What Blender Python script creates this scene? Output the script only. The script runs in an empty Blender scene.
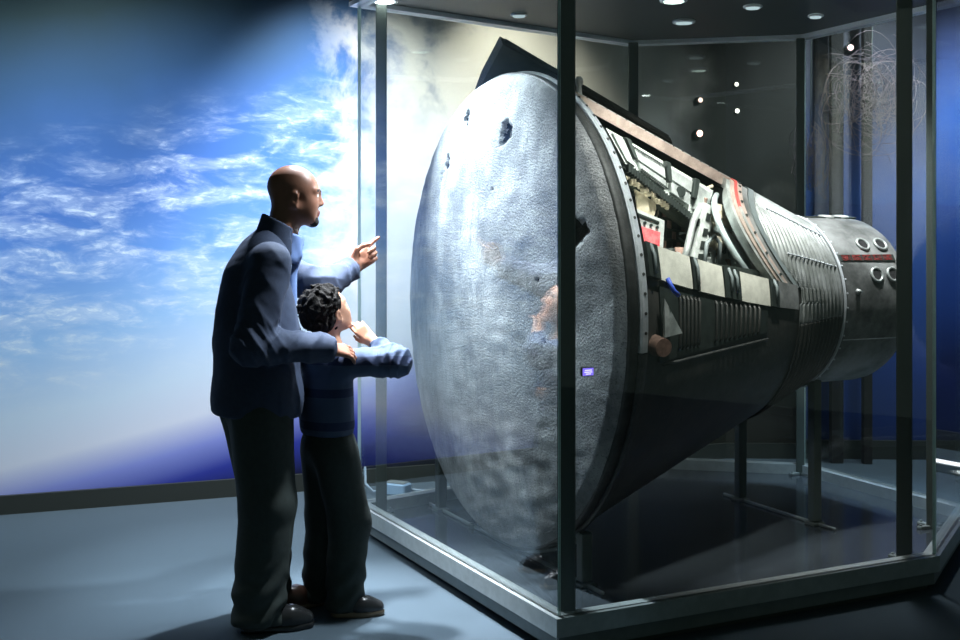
import bpy, math, random
import numpy as np
from mathutils import Vector, Matrix

random.seed(7)
SC = bpy.context.scene
COL = SC.collection
PI = math.pi
V = lambda *a: np.array(a, dtype=float)

# ------------------------------------------------------------------ materials
def srgb(r, g, b):
    f = lambda c: ((c/255)/12.92) if c/255 <= .04045 else (((c/255)+.055)/1.055)**2.4
    return (f(r), f(g), f(b), 1)

class NT:
    """small node-tree helper"""
    def __init__(s, name):
        s.m = bpy.data.materials.new(name); s.m.use_nodes = True
        s.t = s.m.node_tree; s.t.nodes.clear()
        s.out = s.t.nodes.new('ShaderNodeOutputMaterial')
    def n(s, typ, ins=None, **kw):
        o = s.t.nodes.new(typ)
        for k, v in kw.items(): setattr(o, k, v)
        for k, v in (ins or {}).items():
            if isinstance(v, bpy.types.NodeSocket): s.t.links.new(v, o.inputs[k])
            else: o.inputs[k].default_value = v
        return o
    def math(s, op, a, b=0.0, c=0.0, clamp=False):
        o = s.t.nodes.new('ShaderNodeMath'); o.operation = op; o.use_clamp = clamp
        for i, v in enumerate((a, b, c)):
            if isinstance(v, bpy.types.NodeSocket): s.t.links.new(v, o.inputs[i])
            else: o.inputs[i].default_value = v
        return o.outputs[0]
    def mix(s, f, a, b, blend='MIX'):
        o = s.t.nodes.new('ShaderNodeMix'); o.data_type = 'RGBA'; o.blend_type = blend
        for i, v in ((0, f), (6, a), (7, b)):
            if isinstance(v, bpy.types.NodeSocket): s.t.links.new(v, o.inputs[i])
            else: o.inputs[i].default_value = v
        return o.outputs[2]
    def ramp(s, fac, stops, interp='LINEAR'):
        o = s.t.nodes.new('ShaderNodeValToRGB'); cr = o.color_ramp; cr.interpolation = interp
        while len(cr.elements) < len(stops): cr.elements.new(.5)
        for e, (p, c) in zip(cr.elements, stops): e.position = p; e.color = c
        s.t.links.new(fac, o.inputs[0]); return o.outputs[0]
    def smooth(s, x, a, b):
        o = s.t.nodes.new('ShaderNodeMapRange'); o.interpolation_type = 'SMOOTHSTEP'
        s.t.links.new(x, o.inputs[0]); o.inputs[1].default_value = a; o.inputs[2].default_value = b
        return o.outputs[0]
    def done(s, sh):
        s.t.links.new(sh, s.out.inputs[0]); return s.m

def mat(name, col, rough=.6, metal=0., var=.0, scale=8., bump=0., bscale=60., bdist=.01, spec=.5, col2=None, detail=6., stretch=None, sheen=0.):
    t = NT(name)
    tc = t.n('ShaderNodeTexCoord').outputs['Object']
    if stretch:
        tc = t.n('ShaderNodeMapping', {0: tc, 'Scale': stretch}).outputs[0]
    b = t.n('ShaderNodeBsdfPrincipled', {'Roughness': rough, 'Metallic': metal, 'Specular IOR Level': spec, 'Sheen Weight': sheen})
    c = col if len(col) == 4 else (*col, 1)
    if var or col2:
        nz = t.n('ShaderNodeTexNoise', {0: tc, 'Scale': scale, 'Detail': detail, 'Roughness': .65})
        f = t.smooth(nz.outputs[0], .32, .68)
        c2 = (*(col2[:3]), 1) if col2 else tuple(x*(1-var) for x in c[:3]) + (1,)
        t.t.links.new(t.mix(f, c2, c), b.inputs['Base Color'])
    else: b.inputs['Base Color'].default_value = c
    if bump:
        nb = t.n('ShaderNodeTexNoise', {0: tc, 'Scale': bscale, 'Detail': 5., 'Roughness': .6})
        bp = t.n('ShaderNodeBump', {'Height': nb.outputs[0], 'Strength': bump, 'Distance': bdist})
        t.t.links.new(bp.outputs[0], b.inputs['Normal'])
    return t.done(b.outputs[0])

def emit(name, col, st):
    t = NT(name); e = t.n('ShaderNodeEmission', {0: (*col[:3], 1), 1: st}); return t.done(e.outputs[0])

def glass_mat():
    t = NT('case_glass')
    geo = t.n('ShaderNodeNewGeometry')
    ior = t.math('ADD', 1.5, t.math('MULTIPLY', geo.outputs['Backfacing'], 1/1.5 - 1.5))
    fr = t.n('ShaderNodeFresnel', {'IOR': ior})
    tr = t.n('ShaderNodeBsdfTransparent', {0: (.965, .985, .98, 1)})
    gl = t.n('ShaderNodeBsdfGlossy', {0: (1, 1, 1, 1), 'Roughness': 0.0})
    mx = t.n('ShaderNodeMixShader', {0: fr.outputs[0], 1: tr.outputs[0], 2: gl.outputs[0]})
    return t.done(mx.outputs[0])

M = {}
M['glass'] = glass_mat()
M['glass_edge'] = mat('glass_edge', (.55, .75, .72), .25)
M['black'] = mat('black_powder_coat', (.060, .078, .070), .5)
M['rail'] = mat('brushed_aluminium', (.42, .47, .47), .4, .35, .15, 20, .05, 120, .002)
M['plinth'] = mat('plinth_grey', (.17, .20, .20), .5, 0, .15, 10)
M['deck'] = mat('polished_dark_deck', (.045, .055, .065), .13, 0, .2, 5, .02, 6, .004, spec=1.)
M['roof'] = mat('roof_dark', (.026, .036, .038), .5)
M['rim'] = mat('rim_pale_metal', (.75, .80, .84), .4, .1)
M['chrome'] = mat('chrome', (.7, .72, .72), .18, 1)
M['carpet'] = mat('grey_carpet', srgb(70, 86, 97), .95, 0, .18, 240, .5, 420, .004)
M['ceil'] = mat('dark_ceiling', (.02, .025, .025), .9)
M['base'] = mat('dark_baseboard', (.03, .036, .032), .5)
M['darkwall'] = mat('dark_wall', (.018, .019, .015), .7, 0, .2, 3)

# heat shield: charred ablator, streaky, pitted
def shield_mat():
    t = NT('ablative_heat_shield')
    tc = t.n('ShaderNodeTexCoord').outputs['Object']
    n1 = t.n('ShaderNodeTexNoise', {0: tc, 'Scale': 3.2, 'Detail': 8., 'Roughness': .62})
    st = t.n('ShaderNodeMapping', {0: tc, 'Scale': (9, 9, 1.6)})
    n2 = t.n('ShaderNodeTexNoise', {0: st.outputs[0], 'Scale': 3., 'Detail': 6., 'Roughness': .6})
    sp = t.n('ShaderNodeTexNoise', {0: tc, 'Scale': 130., 'Detail': 3., 'Roughness': .6})
    c = t.mix(t.smooth(n1.outputs[0], .35, .66), srgb(128, 130, 132), srgb(192, 193, 194))
    c = t.mix(t.math('MULTIPLY', t.smooth(n2.outputs[0], .5, .72), .45), c, srgb(98, 104, 112))
    c = t.mix(t.math('MULTIPLY', t.smooth(sp.outputs[0], .54, .70), .7), c, srgb(70, 72, 76))
    h1 = t.n('ShaderNodeTexVoronoi', {0: tc, 'Scale': 95., 'Randomness': 1.})
    h2 = t.n('ShaderNodeTexNoise', {0: tc, 'Scale': 110., 'Detail': 6., 'Roughness': .7})
    h = t.math('ADD', t.math('MULTIPLY', h1.outputs[0], .35), h2.outputs[0])
    bp = t.n('ShaderNodeBump', {'Height': h, 'Strength': 1., 'Distance': .014})
    b = t.n('ShaderNodeBsdfPrincipled', {'Base Color': c, 'Roughness': .82, 'Normal': bp.outputs[0], 'Specular IOR Level': .3})
    return t.done(b.outputs[0])
M['shield'] = shield_mat()
M['pit'] = mat('charred_pit', (.012, .012, .012), .9, 0, .3, 40, .6, 80)
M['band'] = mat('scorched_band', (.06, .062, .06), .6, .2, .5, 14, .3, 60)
M['ring'] = mat('ring_pale_titanium', srgb(206, 212, 216), .45, .1, .3, 12, .1, 60, .003)
M['hull'] = mat('dark_shingle', (.026, .028, .026), .5, .2, .5, 6, .25, 40, .006, col2=(.05, .048, .043))
M['corr'] = mat('corrugated_shingle', srgb(146, 150, 148), .45, .3, 0, 9, .12, 70, .003, col2=srgb(104, 108, 104))
M['nose'] = mat('nose_shingle', srgb(142, 144, 142), .5, .15, 0, 3.6, .12, 50, .004, col2=srgb(58, 60, 58))
M['sill'] = mat('sill_bronze', srgb(196, 176, 164), .45, .2, .35, 14, .1, 80, .003)
M['sillp'] = mat('sill_pale', srgb(190, 196, 192), .4, .4, .4, 16, .1, 80, .003)
M['red'] = mat('red_seal', srgb(206, 84, 78), .5, 0, .2, 25)
M['redpanel'] = mat('red_panel', srgb(232, 78, 88), .5, 0, 0, 30, col2=srgb(246, 140, 140))
M['redlabel'] = mat('dull_red_lettering', srgb(170, 52, 48), .6, 0, .5, 60)
M['pad'] = mat('pale_sill_pad', srgb(216, 214, 200), .6, 0, .25, 14, .2, 50, .004)
M['white'] = mat('cockpit_white', srgb(206, 212, 206), .5, 0, .3, 18, .15, 60, .003)
M['cream'] = mat('cream_webbing', srgb(222, 208, 180), .7, 0, .25, 24, .3, 90, .003)
M['beige'] = mat('crumpled_beige_cloth', srgb(186, 178, 156), .8, 0, .3, 18, .8, 26, .02)
M['greydark'] = mat('cockpit_dark', (.035, .045, .04), .5, .3, .4, 20)
M['olive'] = mat('instrument_olive', srgb(66, 74, 62), .5, .1, .4, 26)
M['tube'] = mat('pale_tube', srgb(196, 210, 210), .3, .4)
M['brown'] = mat('brown_fitting', srgb(150, 122, 108), .5, .2, .4, 30)
M['blueclip'] = mat('blue_strap', srgb(60, 90, 190), .5)
# people
M['skin'] = mat('warm_brown_skin', srgb(142, 98, 78), .42, 0, .12, 30, .1, 200, .001, spec=.45)
M['skinboy'] = mat('light_brown_skin', srgb(186, 138, 112), .45, 0, .1, 30, .08, 200, .001)
M['lip'] = mat('lip', srgb(128, 72, 66), .4)
M['eyew'] = mat('eye_white', srgb(225, 222, 215), .2)
M['iris'] = mat('iris', (.02, .012, .008), .1)
M['brow'] = mat('brow_hair', (.012, .01, .009), .8)
M['jacket'] = mat('navy_fleece', srgb(48, 60, 84), .85, 0, .15, 60, .25, 260, .002)
M['shirt'] = mat('blue_shirt', srgb(112, 138, 190), .8, 0, .1, 60, .2, 300, .001)
M['trouser'] = mat('black_trouser', srgb(48, 57, 54), .85, 0, .15, 50, .25, 220, .002)
M['shoe'] = mat('black_leather', (.02, .021, .022), .22, 0, 0, 8, .08, 50)
M['shoebrown'] = mat('brown_leather', srgb(92, 66, 56), .3)
M['sole'] = mat('tan_sole', srgb(120, 104, 84), .6)
M['curl'] = mat('curly_black_hair', (.014, .012, .011), .75, 0, .5, 90, .9, 130, .01, spec=.15)
M['paleblue'] = mat('pale_device', srgb(150, 180, 210), .4)
M['cable'] = mat('grey_cable', srgb(150, 170, 190), .4)
M['wire'] = mat('tan_wire', srgb(104, 92, 98), .5, .2)

def stripe_mat():
    t = NT('striped_blue_knit')
    tc = t.n('ShaderNodeTexCoord').outputs['Object']
    z = t.n('ShaderNodeSeparateXYZ', {0: tc}).outputs[2]
    w = t.math('FRACT', t.math('MULTIPLY', t.math('ADD', z, .012), 1/.135))
    band = t.math('MULTIPLY', t.math('GREATER_THAN', w, .74), 1.)
    c = t.mix(band, srgb(66, 82, 110), srgb(36, 50, 82))
    nb = t.n('ShaderNodeTexNoise', {0: tc, 'Scale': 240., 'Detail': 3.})
    bp = t.n('ShaderNodeBump', {'Height': nb.outputs[0], 'Strength': .25, 'Distance': .002})
    b = t.n('ShaderNodeBsdfPrincipled', {'Base Color': c, 'Roughness': .85, 'Normal': bp.outputs[0]})
    return t.done(b.outputs[0])
M['stripe'] = stripe_mat()

# ------------------------------------------------------------------ object helpers
ORG = {}
def tag(o, label=None, cat=None, group=None, kind=None):
    if label: o['label'] = label
    if cat: o['category'] = cat
    if group: o['group'] = group
    if kind: o['kind'] = kind
    return o

def thing(name, loc, label, cat, group=None):
    o = bpy.data.objects.new(name, None); COL.objects.link(o)
    o.empty_display_size = .1; o.location = loc; ORG[o] = np.array(loc, float)
    return tag(o, label, cat, group)

def link_mesh(name, verts, faces, mats, parent=None, origin=None, mi=None, smooth=False, smooth_angle=None):
    org = ORG[parent] if parent else np.array(origin if origin is not None else (0, 0, 0), float)
    v = np.asarray(verts, float).reshape(-1, 3) - org
    me = bpy.data.meshes.new(name)
    me.from_pydata(v.tolist(), [], [list(map(int, f)) for f in faces])
    if not isinstance(mats, (list, tuple)): mats = [mats]
    for m in mats: me.materials.append(m)
    if mi is not None: me.polygons.foreach_set('material_index', list(map(int, mi)))
    if smooth: me.polygons.foreach_set('use_smooth', [True]*len(me.polygons))
    me.validate(); me.update()
    if smooth_angle is not None:
        me.polygons.foreach_set('use_smooth', [True]*len(me.polygons))
        try: me.set_sharp_from_angle(angle=math.radians(smooth_angle))
        except Exception: pass
    o = bpy.data.objects.new(name, me); COL.objects.link(o)
    ORG[o] = org
    if parent: o.parent = parent
    else: o.location = org
    return o

class MB:
    def __init__(s): s.v = []; s.f = []; s.m = []
    def add(s, verts, faces, m=0):
        b = len(s.v); s.v += [tuple(map(float, q)) for q in verts]
        s.f += [tuple(i+b for i in f) for f in faces]; s.m += [m]*len(faces); return s
    def box(s, c, size, R=None, m=0, bevel=0.):
        h = np.array(size, float)/2; c = np.array(c, float)
        R = np.eye(3) if R is None else np.array(R, float)
        if not bevel:
            vs = [c + R @ (h*V(x, y, z)) for x in (-1, 1) for y in (-1, 1) for z in (-1, 1)]
            return s.add(vs, [(0, 1, 3, 2), (4, 6, 7, 5), (0, 4, 5, 1), (2, 3, 7, 6), (0, 2, 6, 4), (1, 5, 7, 3)], m)
        b = min(bevel, *(h*.9)); vs = []; idx = {}
        for x in (-1, 1):
            for y in (-1, 1):
                for z in (-1, 1):
                    for a in range(3):
                        q = h - b; q = q*V(x, y, z); q[a] = h[a]*(x, y, z)[a]
                        idx[(x, y, z, a)] = len(vs); vs.append(c + R @ q)
        fs = []
        for a in range(3):
            p, q = [i for i in range(3) if i != a]
            for sg in (-1, 1):
                k = []
                for (i, j) in ((-1, -1), (1, -1), (1, 1), (-1, 1)):
                    e = [0]*3; e[a] = sg; e[p] = i; e[q] = j; k.append(idx[(*e, a)])
                fs.append(tuple(k))
        for a in range(3):
            p, q = [i for i in range(3) if i != a]
            for i in (-1, 1):
                for j in (-1, 1):
                    k = []
                    for sg, ax in ((-1, p), (1, p), (1, q), (-1, q)):
                        e = [0]*3; e[a] = sg; e[p] = i; e[q] = j; k.append(idx[(*e, ax)])
                    fs.append(tuple(k))
        for x in (-1, 1):
            for y in (-1, 1):
                for z in (-1, 1): fs.append(tuple(idx[(x, y, z, a)] for a in range(3)))
        return s.add(vs, fs, m)
    def tube(s, pts, r, n=10, m=0, cap=True, closed=False):
        pts = [np.array(p, float) for p in pts]; L = len(pts)
        rs = [r]*L if np.isscalar(r) else r
        up = None; vs = []
        for i, p in enumerate(pts):
            a = pts[(i-1) % L] if (closed or i > 0) else p
            b = pts[(i+1) % L] if (closed or i < L-1) else p
            t = b-a; t /= (np.linalg.norm(t)+1e-12)
            if up is None: up = V(0, 0, 1) if abs(t[2]) < .9 else V(1, 0, 0)
            x = np.cross(t, up); x /= (np.linalg.norm(x)+1e-12); y = np.cross(x, t); up = y
            for k in range(n):
                an = 2*PI*k/n; vs.append(p + rs[i]*(math.cos(an)*x + math.sin(an)*y))
        fs = []
        for i in range(L if closed else L-1):
            j = (i+1) % L
            for k in range(n):
                k2 = (k+1) % n; fs.append((i*n+k, i*n+k2, j*n+k2, j*n+k))
        if cap and not closed:
            fs.append(tuple(range(n))[::-1]); fs.append(tuple((L-1)*n+k for k in range(n)))
        return s.add(vs, fs, m)
    def cyl(s, a, b, r, n=16, m=0, r2=None): return s.tube([a, b], [r, r if r2 is None else r2], n, m)
    def prism(s, poly, z0, z1, m=0):
        n = len(poly); vs = [(p[0], p[1], z0) for p in poly]+[(p[0], p[1], z1) for p in poly]
        fs = [tuple(range(n))[::-1], tuple(range(n, 2*n))]+[(i, (i+1) % n, n+(i+1) % n, n+i) for i in range(n)]
        return s.add(vs, fs, m)
    def grid(s, G, m=0, thick=None, wrap=False):
        """G: [i][j] points; optional thickness list of offsets"""
        G = np.array(G, float); a, b = G.shape[:2]
        vs = list(G.reshape(-1, 3)); fs = []
        bb = b if wrap else b-1
        for i in range(a-1):
            for j in range(bb):
                j2 = (j+1) % b; fs.append((i*b+j, (i+1)*b+j, (i+1)*b+j2, i*b+j2))
        if thick is not None:
            T = np.array(thick, float); o = a*b
            vs += list(T.reshape(-1, 3)); fs += [tuple(o+k for k in f[::-1]) for f in list(fs)]
            for i in range(a-1):
                if not wrap:
                    for j, rev in ((0, False), (b-1, True)):
                        q = (i*b+j, o+i*b+j, o+(i+1)*b+j, (i+1)*b+j); fs.append(q[::-1] if rev else q)
            for i, rev in ((0, True), (a-1, False)):
                for j in range(bb):
                    j2 = (j+1) % b; q = (i*b+j, o+i*b+j, o+i*b+j2, i*b+j2); fs.append(q[::-1] if rev else q)
        return s.add(vs, fs, m)
    def build(s, name, mats, parent=None, origin=None, smooth=False, angle=None):
        return link_mesh(name, s.v, s.f, mats, parent, origin, s.m, smooth, angle)

# ------------------------------------------------------------------ camera
EYE = 1.56
cd = bpy.data.cameras.new('camera'); cam = bpy.data.objects.new('camera', cd); COL.objects.link(cam)
cam.location = (0, 0, EYE); cam.rotation_euler = (PI/2, 0, 0)
cd.sensor_width = 36; cd.lens = 45; cd.shift_y = -85/960; cd.clip_start = .05
SC.camera = cam

# ------------------------------------------------------------------ the room
def panel(name, a, b, z0, z1, th, m, kind='structure'):
    """vertical slab from a to b (plan points); local x runs along it, local z is height"""
    a = np.array(a); b = np.array(b); L = np.linalg.norm(b-a); ang = math.atan2(b[1]-a[1], b[0]-a[0])
    mb = MB(); mb.box((L/2, th/2, (z0+z1)/2), (L, th, z1-z0))
    o = mb.build(name, m); o.location = (a[0], a[1], 0); o.rotation_euler = (0, 0, ang)
    if kind: o['kind'] = kind
    return o

WA = V(-2.68, 6.71); WD = V(.933, .36); WD = WD/np.linalg.norm(WD)
def wp(t): return WA + WD*t
T0 = -3.0   # where the mural starts

def mural_mat():
    t = NT('earth_mural_print')
    tc = t.n('ShaderNodeTexCoord').outputs['Object']
    sep = t.n('ShaderNodeSeparateXYZ', {0: tc})
    x = t.math('ADD', sep.outputs[0], T0); z = sep.outputs[2]
    limb = t.math('ADD', .05, t.math('ADD', t.math('MULTIPLY', x, .2), t.math('MULTIPLY', t.math('MULTIPLY', x, x), .022)))
    q = t.math('SUBTRACT', z, limb)
    nz = t.n('ShaderNodeTexNoise', {0: tc, 'Scale': 1.3, 'Detail': 4., 'Roughness': .5})
    wob = t.math('MULTIPLY', t.math('SUBTRACT', nz.outputs[0], .5), .35)
    damp = t.smooth(q, .2, 1.0)
    q2 = t.math('ADD', q, t.math('MULTIPLY', wob, damp))
    f = t.math('MULTIPLY', t.math('ADD', q2, .8), 1/3.8)
    P = lambda v: (v+.8)/3.8
    base = t.ramp(f, [(P(-.7), srgb(8, 12, 26)), (P(-.34), srgb(14, 22, 62)), (P(-.15), srgb(48, 60, 160)), (P(.02), srgb(140, 152, 226)),
                      (P(.2), srgb(226, 232, 250)), (P(.45), srgb(206, 226, 247)), (P(.85), srgb(150, 190, 234)),
                      (P(1.25), srgb(98, 144, 212)), (P(1.6), srgb(66, 108, 180)), (P(1.95), srgb(50, 88, 146)), (P(2.3), srgb(38, 70, 106)), (P(2.75), srgb(30, 52, 58))])
    low = t.math('MULTIPLY', t.smooth(x, 2.2, 3.0), t.math('SUBTRACT', 1., t.smooth(q, .0, .5)))
    base = t.mix(low, base, srgb(12, 22, 32))
    # cloud streaks along the limb direction
    mp = t.n('ShaderNodeMapping', {0: tc, 'Rotation': (0, .26, 0), 'Scale': (1.0, 1., 3.0)})
    w1 = t.n('ShaderNodeTexNoise', {0: mp.outputs[0], 'Scale': 2.3, 'Detail': 9., 'Roughness': .62, 'Distortion': .5})
    w2 = t.n('ShaderNodeTexNoise', {0: mp.outputs[0], 'Scale': 8.5, 'Detail': 7., 'Roughness': .65, 'Distortion': .7})
    big = t.smooth(w1.outputs[0], .40, .68); fine = t.smooth(w2.outputs[0], .44, .72)
    cl = t.math('MULTIPLY', big, t.math('ADD', .35, t.math('MULTIPLY', fine, .9)), clamp=True)
    zone = t.math('MULTIPLY', t.smooth(q, .25, .8), t.math('SUBTRACT', 1., t.smooth(q2, 1.55, 2.15)))
    c = t.mix(t.math('MULTIPLY', cl, zone, clamp=True), base, srgb(214, 228, 246))
    # bright cloud bank on the right half of the print
    w3 = t.n('ShaderNodeTexNoise', {0: tc, 'Scale': 2.4, 'Detail': 9., 'Roughness': .62, 'Distortion': .3})
    edge = t.math('ADD', x, t.math('MULTIPLY', t.math('SUBTRACT', w3.outputs[0], .5), 1.5))
    bank = t.math('MULTIPLY', t.smooth(t.math('SUBTRACT', edge, t.math('MULTIPLY', t.smooth(z, 1.3, 2.4), .16)), 1.66, 2.25), t.smooth(q, .06, .5))
    grey = t.math('MULTIPLY', t.smooth(w3.outputs[0], .5, .66), t.math('MULTIPLY', t.smooth(z, 2.1, 2.6), t.math('SUBTRACT', 1., t.smooth(x, 2.9, 3.3))))
    bankc = t.mix(t.math('MULTIPLY', t.smooth(z, 1.7, 2.5), 1.), srgb(238, 242, 250), srgb(214, 210, 196))
    bankc = t.mix(t.math('MULTIPLY', grey, .85), bankc, srgb(104, 120, 138))
    c = t.mix(bank, c, bankc)
    wash_falloff = t.math('ADD', x, t.math('MULTIPLY', t.math('SUBTRACT', nz.outputs[0], .5), .9))
    c = t.mix(t.smooth(wash_falloff, 3.95, 4.6), c, srgb(36, 37, 31))  # falloff of the wash light, painted into the right end of the print
    b = t.n('ShaderNodeBsdfPrincipled', {'Base Color': c, 'Roughness': .7, 'Specular IOR Level': .25})
    return t.done(b.outputs[0])

def blue_mat():
    t = NT('blue_horizon_print')
    tc = t.n('ShaderNodeTexCoord').outputs['Object']
    sep = t.n('ShaderNodeSeparateXYZ', {0: tc}); x = sep.outputs[0]; z = sep.outputs[2]
    nz = t.n('ShaderNodeTexNoise', {0: tc, 'Scale': 1.1, 'Detail': 3.})
    zz = t.math('ADD', z, t.math('MULTIPLY', t.math('SUBTRACT', nz.outputs[0], .5), .3))
    zz = t.math('ADD', zz, t.math('MULTIPLY', t.smooth(x, .86, .95), -.75))
    c = t.ramp(t.math('MULTIPLY', t.math('ADD', zz, .8), 1/4.), [(.18, srgb(12, 22, 46)), (.27, srgb(24, 58, 120)), (.5, srgb(34, 80, 158)), (.63, srgb(48, 92, 168)), (.73, srgb(44, 66, 120)), (.82, srgb(36, 46, 74)), (1., srgb(26, 32, 46))])
    # far ridge line of the horizon
    rid = t.math('ADD', 1.66, t.math('MULTIPLY', t.n('ShaderNodeTexNoise', {0: tc, 'Scale': 1.7, 'Detail': 5.}).outputs[0], .25))
    c = t.mix(t.math('MULTIPLY', t.math('LESS_THAN', z, rid), .35), c, srgb(16, 44, 118))
    b = t.n('ShaderNodeBsdfPrincipled', {'Base Color': c, 'Roughness': .55})
    return t.done(b.outputs[0])

BK = V(1.72, 8.41); BL = V(2.28, 8.40); BE = V(6.5, 8.2)
fl = MB(); fl.prism([(-7, -1), (7, -1), (7, 9.2), (-7, 9.2)], -.1, 0); tag(fl.build('floor', M['carpet']), kind='structure')
ce = MB(); ce.prism([(-7, 3.2), (7, 3.2), (7, 9.2), (-7, 9.2)], 3.5, 3.6); tag(ce.build('ceiling', M['ceil']), kind='structure')
TE = np.dot(BK-WA, WD)
panel('wall_left', wp(T0), wp(TE), 0, 3.5, .12, mural_mat())
panel('wall_back', BK, BL, 0, 3.5, .12, M['darkwall'])
panel('wall_right', BL, BE, 0, 3.5, .12, blue_mat())
nrm = V(WD[1], -WD[0])*.03
panel('baseboard_left', wp(T0)+nrm, wp(TE)+nrm, 0, .105, .028, M['base'])
panel('baseboard_back', BK+V(0, -.035), BL+V(0, -.035), 0, .105, .03, M['base'])
panel('baseboard_right', BL+V(0, -.035), BE+V(0, -.035), 0, .13, .03, M['base'])

# ------------------------------------------------------------------ display case
A, B, D, E_, H, C = V(.285, 4.386), V(-.65, 6.29), V(.955, 7.60), V(1.995, 7.36), V(2.52, 6.18), V(2.0, 5.25)
RING = [A, C, H, E_, D, B]            # counter-clockwise from above
RZ, DZ, TZ = .16, .10, 2.758
def inset(poly, d):
    out = []; n = len(poly)
    for i in range(n):
        p0, p1, p2 = poly[i-1], poly[i], poly[(i+1) % n]
        e1 = (p1-p0)/np.linalg.norm(p1-p0); e2 = (p2-p1)/np.linalg.norm(p2-p1)
        n1 = V(-e1[1], e1[0]); n2 = V(-e2[1], e2[0])
        m = (n1+n2); m = m/np.dot(m, n1); out.append(p1+m*d)
    return out
case = thing('display_case', (.9, 6.2, 0), 'tall glass walled museum case with black posts standing around the capsule', 'display case')
mb = MB(); mb.prism(inset(RING, .05), 0, .03); mb.build('toe_kick', M['black'], case)
mb = MB(); mb.prism(inset(RING, .012), .03, .095); mb.build('plinth', M['plinth'], case)
mb = MB(); mb.prism(inset(RING, .06), .095, DZ); mb.build('deck', M['deck'], case)
o_ = inset(RING, -.012); i_ = inset(RING, .06)
for k in range(6):
    j = (k+1) % 6; mb = MB(); mb.prism([o_[k], o_[j], i_[j], i_[k]], .09, RZ); mb.build('base_rail', M['rail'], case)
g0 = inset(RING, 0.006); g1 = inset(RING, .018)
for k in range(6):
    j = (k+1) % 6
    e = (RING[j]-RING[k]); e = e/np.linalg.norm(e)*.004
    mb = MB(); mb.prism([g0[k]+e, g0[j]-e, g1[j]-e, g1[k]+e], RZ, TZ)
    mb.m = [1, 1, 0, 1, 0, 1]
    mb.build('glass_pane', [M['glass'], M['glass_edge']], case)
posts = [(.324, 4.50, .068), (1.895, 5.36, .068), (2.25, 5.98, .05), (1.955, 7.32, .05), (.957, 7.49, .062), (-.515, 6.26, .058)]
for (x, y, w) in posts:
    r = math.atan2(y, x-0)-PI/2
    R = Matrix.Rotation(r, 3, 'Z')
    mb = MB(); mb.box((x, y, (DZ+TZ)/2), (w, w, TZ-DZ), R, bevel=.004)
    po = mb.build('post', M['black'], case)
    mb = MB()
    for a in range(4):
        an = r+PI/4+a*PI/2; mb.box((x+math.cos(an)*.05, y+math.sin(an)*.05, DZ+.009), (.07, .03, .016), Matrix.Rotation(an, 3, 'Z'), bevel=.003)
        mb.cyl((x+math.cos(an)*.07, y+math.sin(an)*.07, DZ+.017), (x+math.cos(an)*.07, y+math.sin(an)*.07, DZ+.025), .007, 8)
    mb.build('base_bracket', M['plinth'], po)
ro = inset(RING, -.03)
mb = MB(); mb.prism(ro, TZ+.025, TZ+.2); mb.build('roof', M['roof'], case)
ri = inset(RING, .05)
for k in range(6):
    j = (k+1) % 6; mb = MB(); mb.prism([ro[k], ro[j], ri[j], ri[k]], TZ, TZ+.025); mb.build('roof_rim', M['rim'], case)
M['lens'] = emit('lamp_lens', (.92, 1, .98), 14.)
M['lensdim'] = emit('lamp_lens_dim', (.75, .95, 1), .7)
M['lensgreen'] = emit('lamp_lens_green', (.8, 1., .9), 3.)
down = [(-.495, 6.20, .05, 'lens'), (.16, 4.88, .045, 'lens'), (.215, 6.62, .032, 'lensdim'), (.62, 5.7, .03, 'lensdim'), (1.16, 6.83, .045, 'lensdim'), (1.0, 6.2, .05, 'lensgreen'),
        (1.45, 6.38, .035, 'lensdim'), (1.86, 6.65, .03, 'lensdim')]
for (x, y, r, m) in down:
    mb = MB(); mb.tube([(x+math.cos(a)*r*1.25, y+math.sin(a)*r*1.25, TZ+.016) for a in np.linspace(0, 2*PI, 24, endpoint=False)], r*.22, 8, closed=True)
    d_ = mb.build('downlight', M['rim'], case, smooth=True)
    mb = MB(); mb.cyl((x, y, TZ+.004), (x, y, TZ+.03), r, 20); mb.build('lens', M[m], d_)

# ------------------------------------------------------------------ the capsule
dx = V(.904, .427, 0); ux = V(.427, -.904, 0); zx = V(0, 0, 1)
C0 = V(.129, 5.537, 1.222)
RS = 1.072
def Rc(s):
    if s < .07: return RS-.012
    if s < 1.6: return 1.05+(s-.07)/1.53*(.43-1.05)
    return .43
def cp(s, th, r): th = math.radians(th); return C0 + dx*s + ux*(r*math.cos(th)) + zx*(r*math.sin(th))
def cl_(s, a, h): return C0 + dx*s + ux*a + zx*h       # capsule frame: along, towards the viewer's side, up
cap = thing('space_capsule', tuple(C0+dx*.8-zx*(C0[2]-DZ)), 'scorched bell shaped space capsule with open hatch and cockpit showing inside the glass case', 'spacecraft')

# heat shield with real pits
SAG = .13
def dome(x, y):                       # x towards viewer's side, y up (capsule plan), returns s
    r2 = (x*x+y*y)/(RS*RS); return -.06 - SAG*(1-r2)
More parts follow.
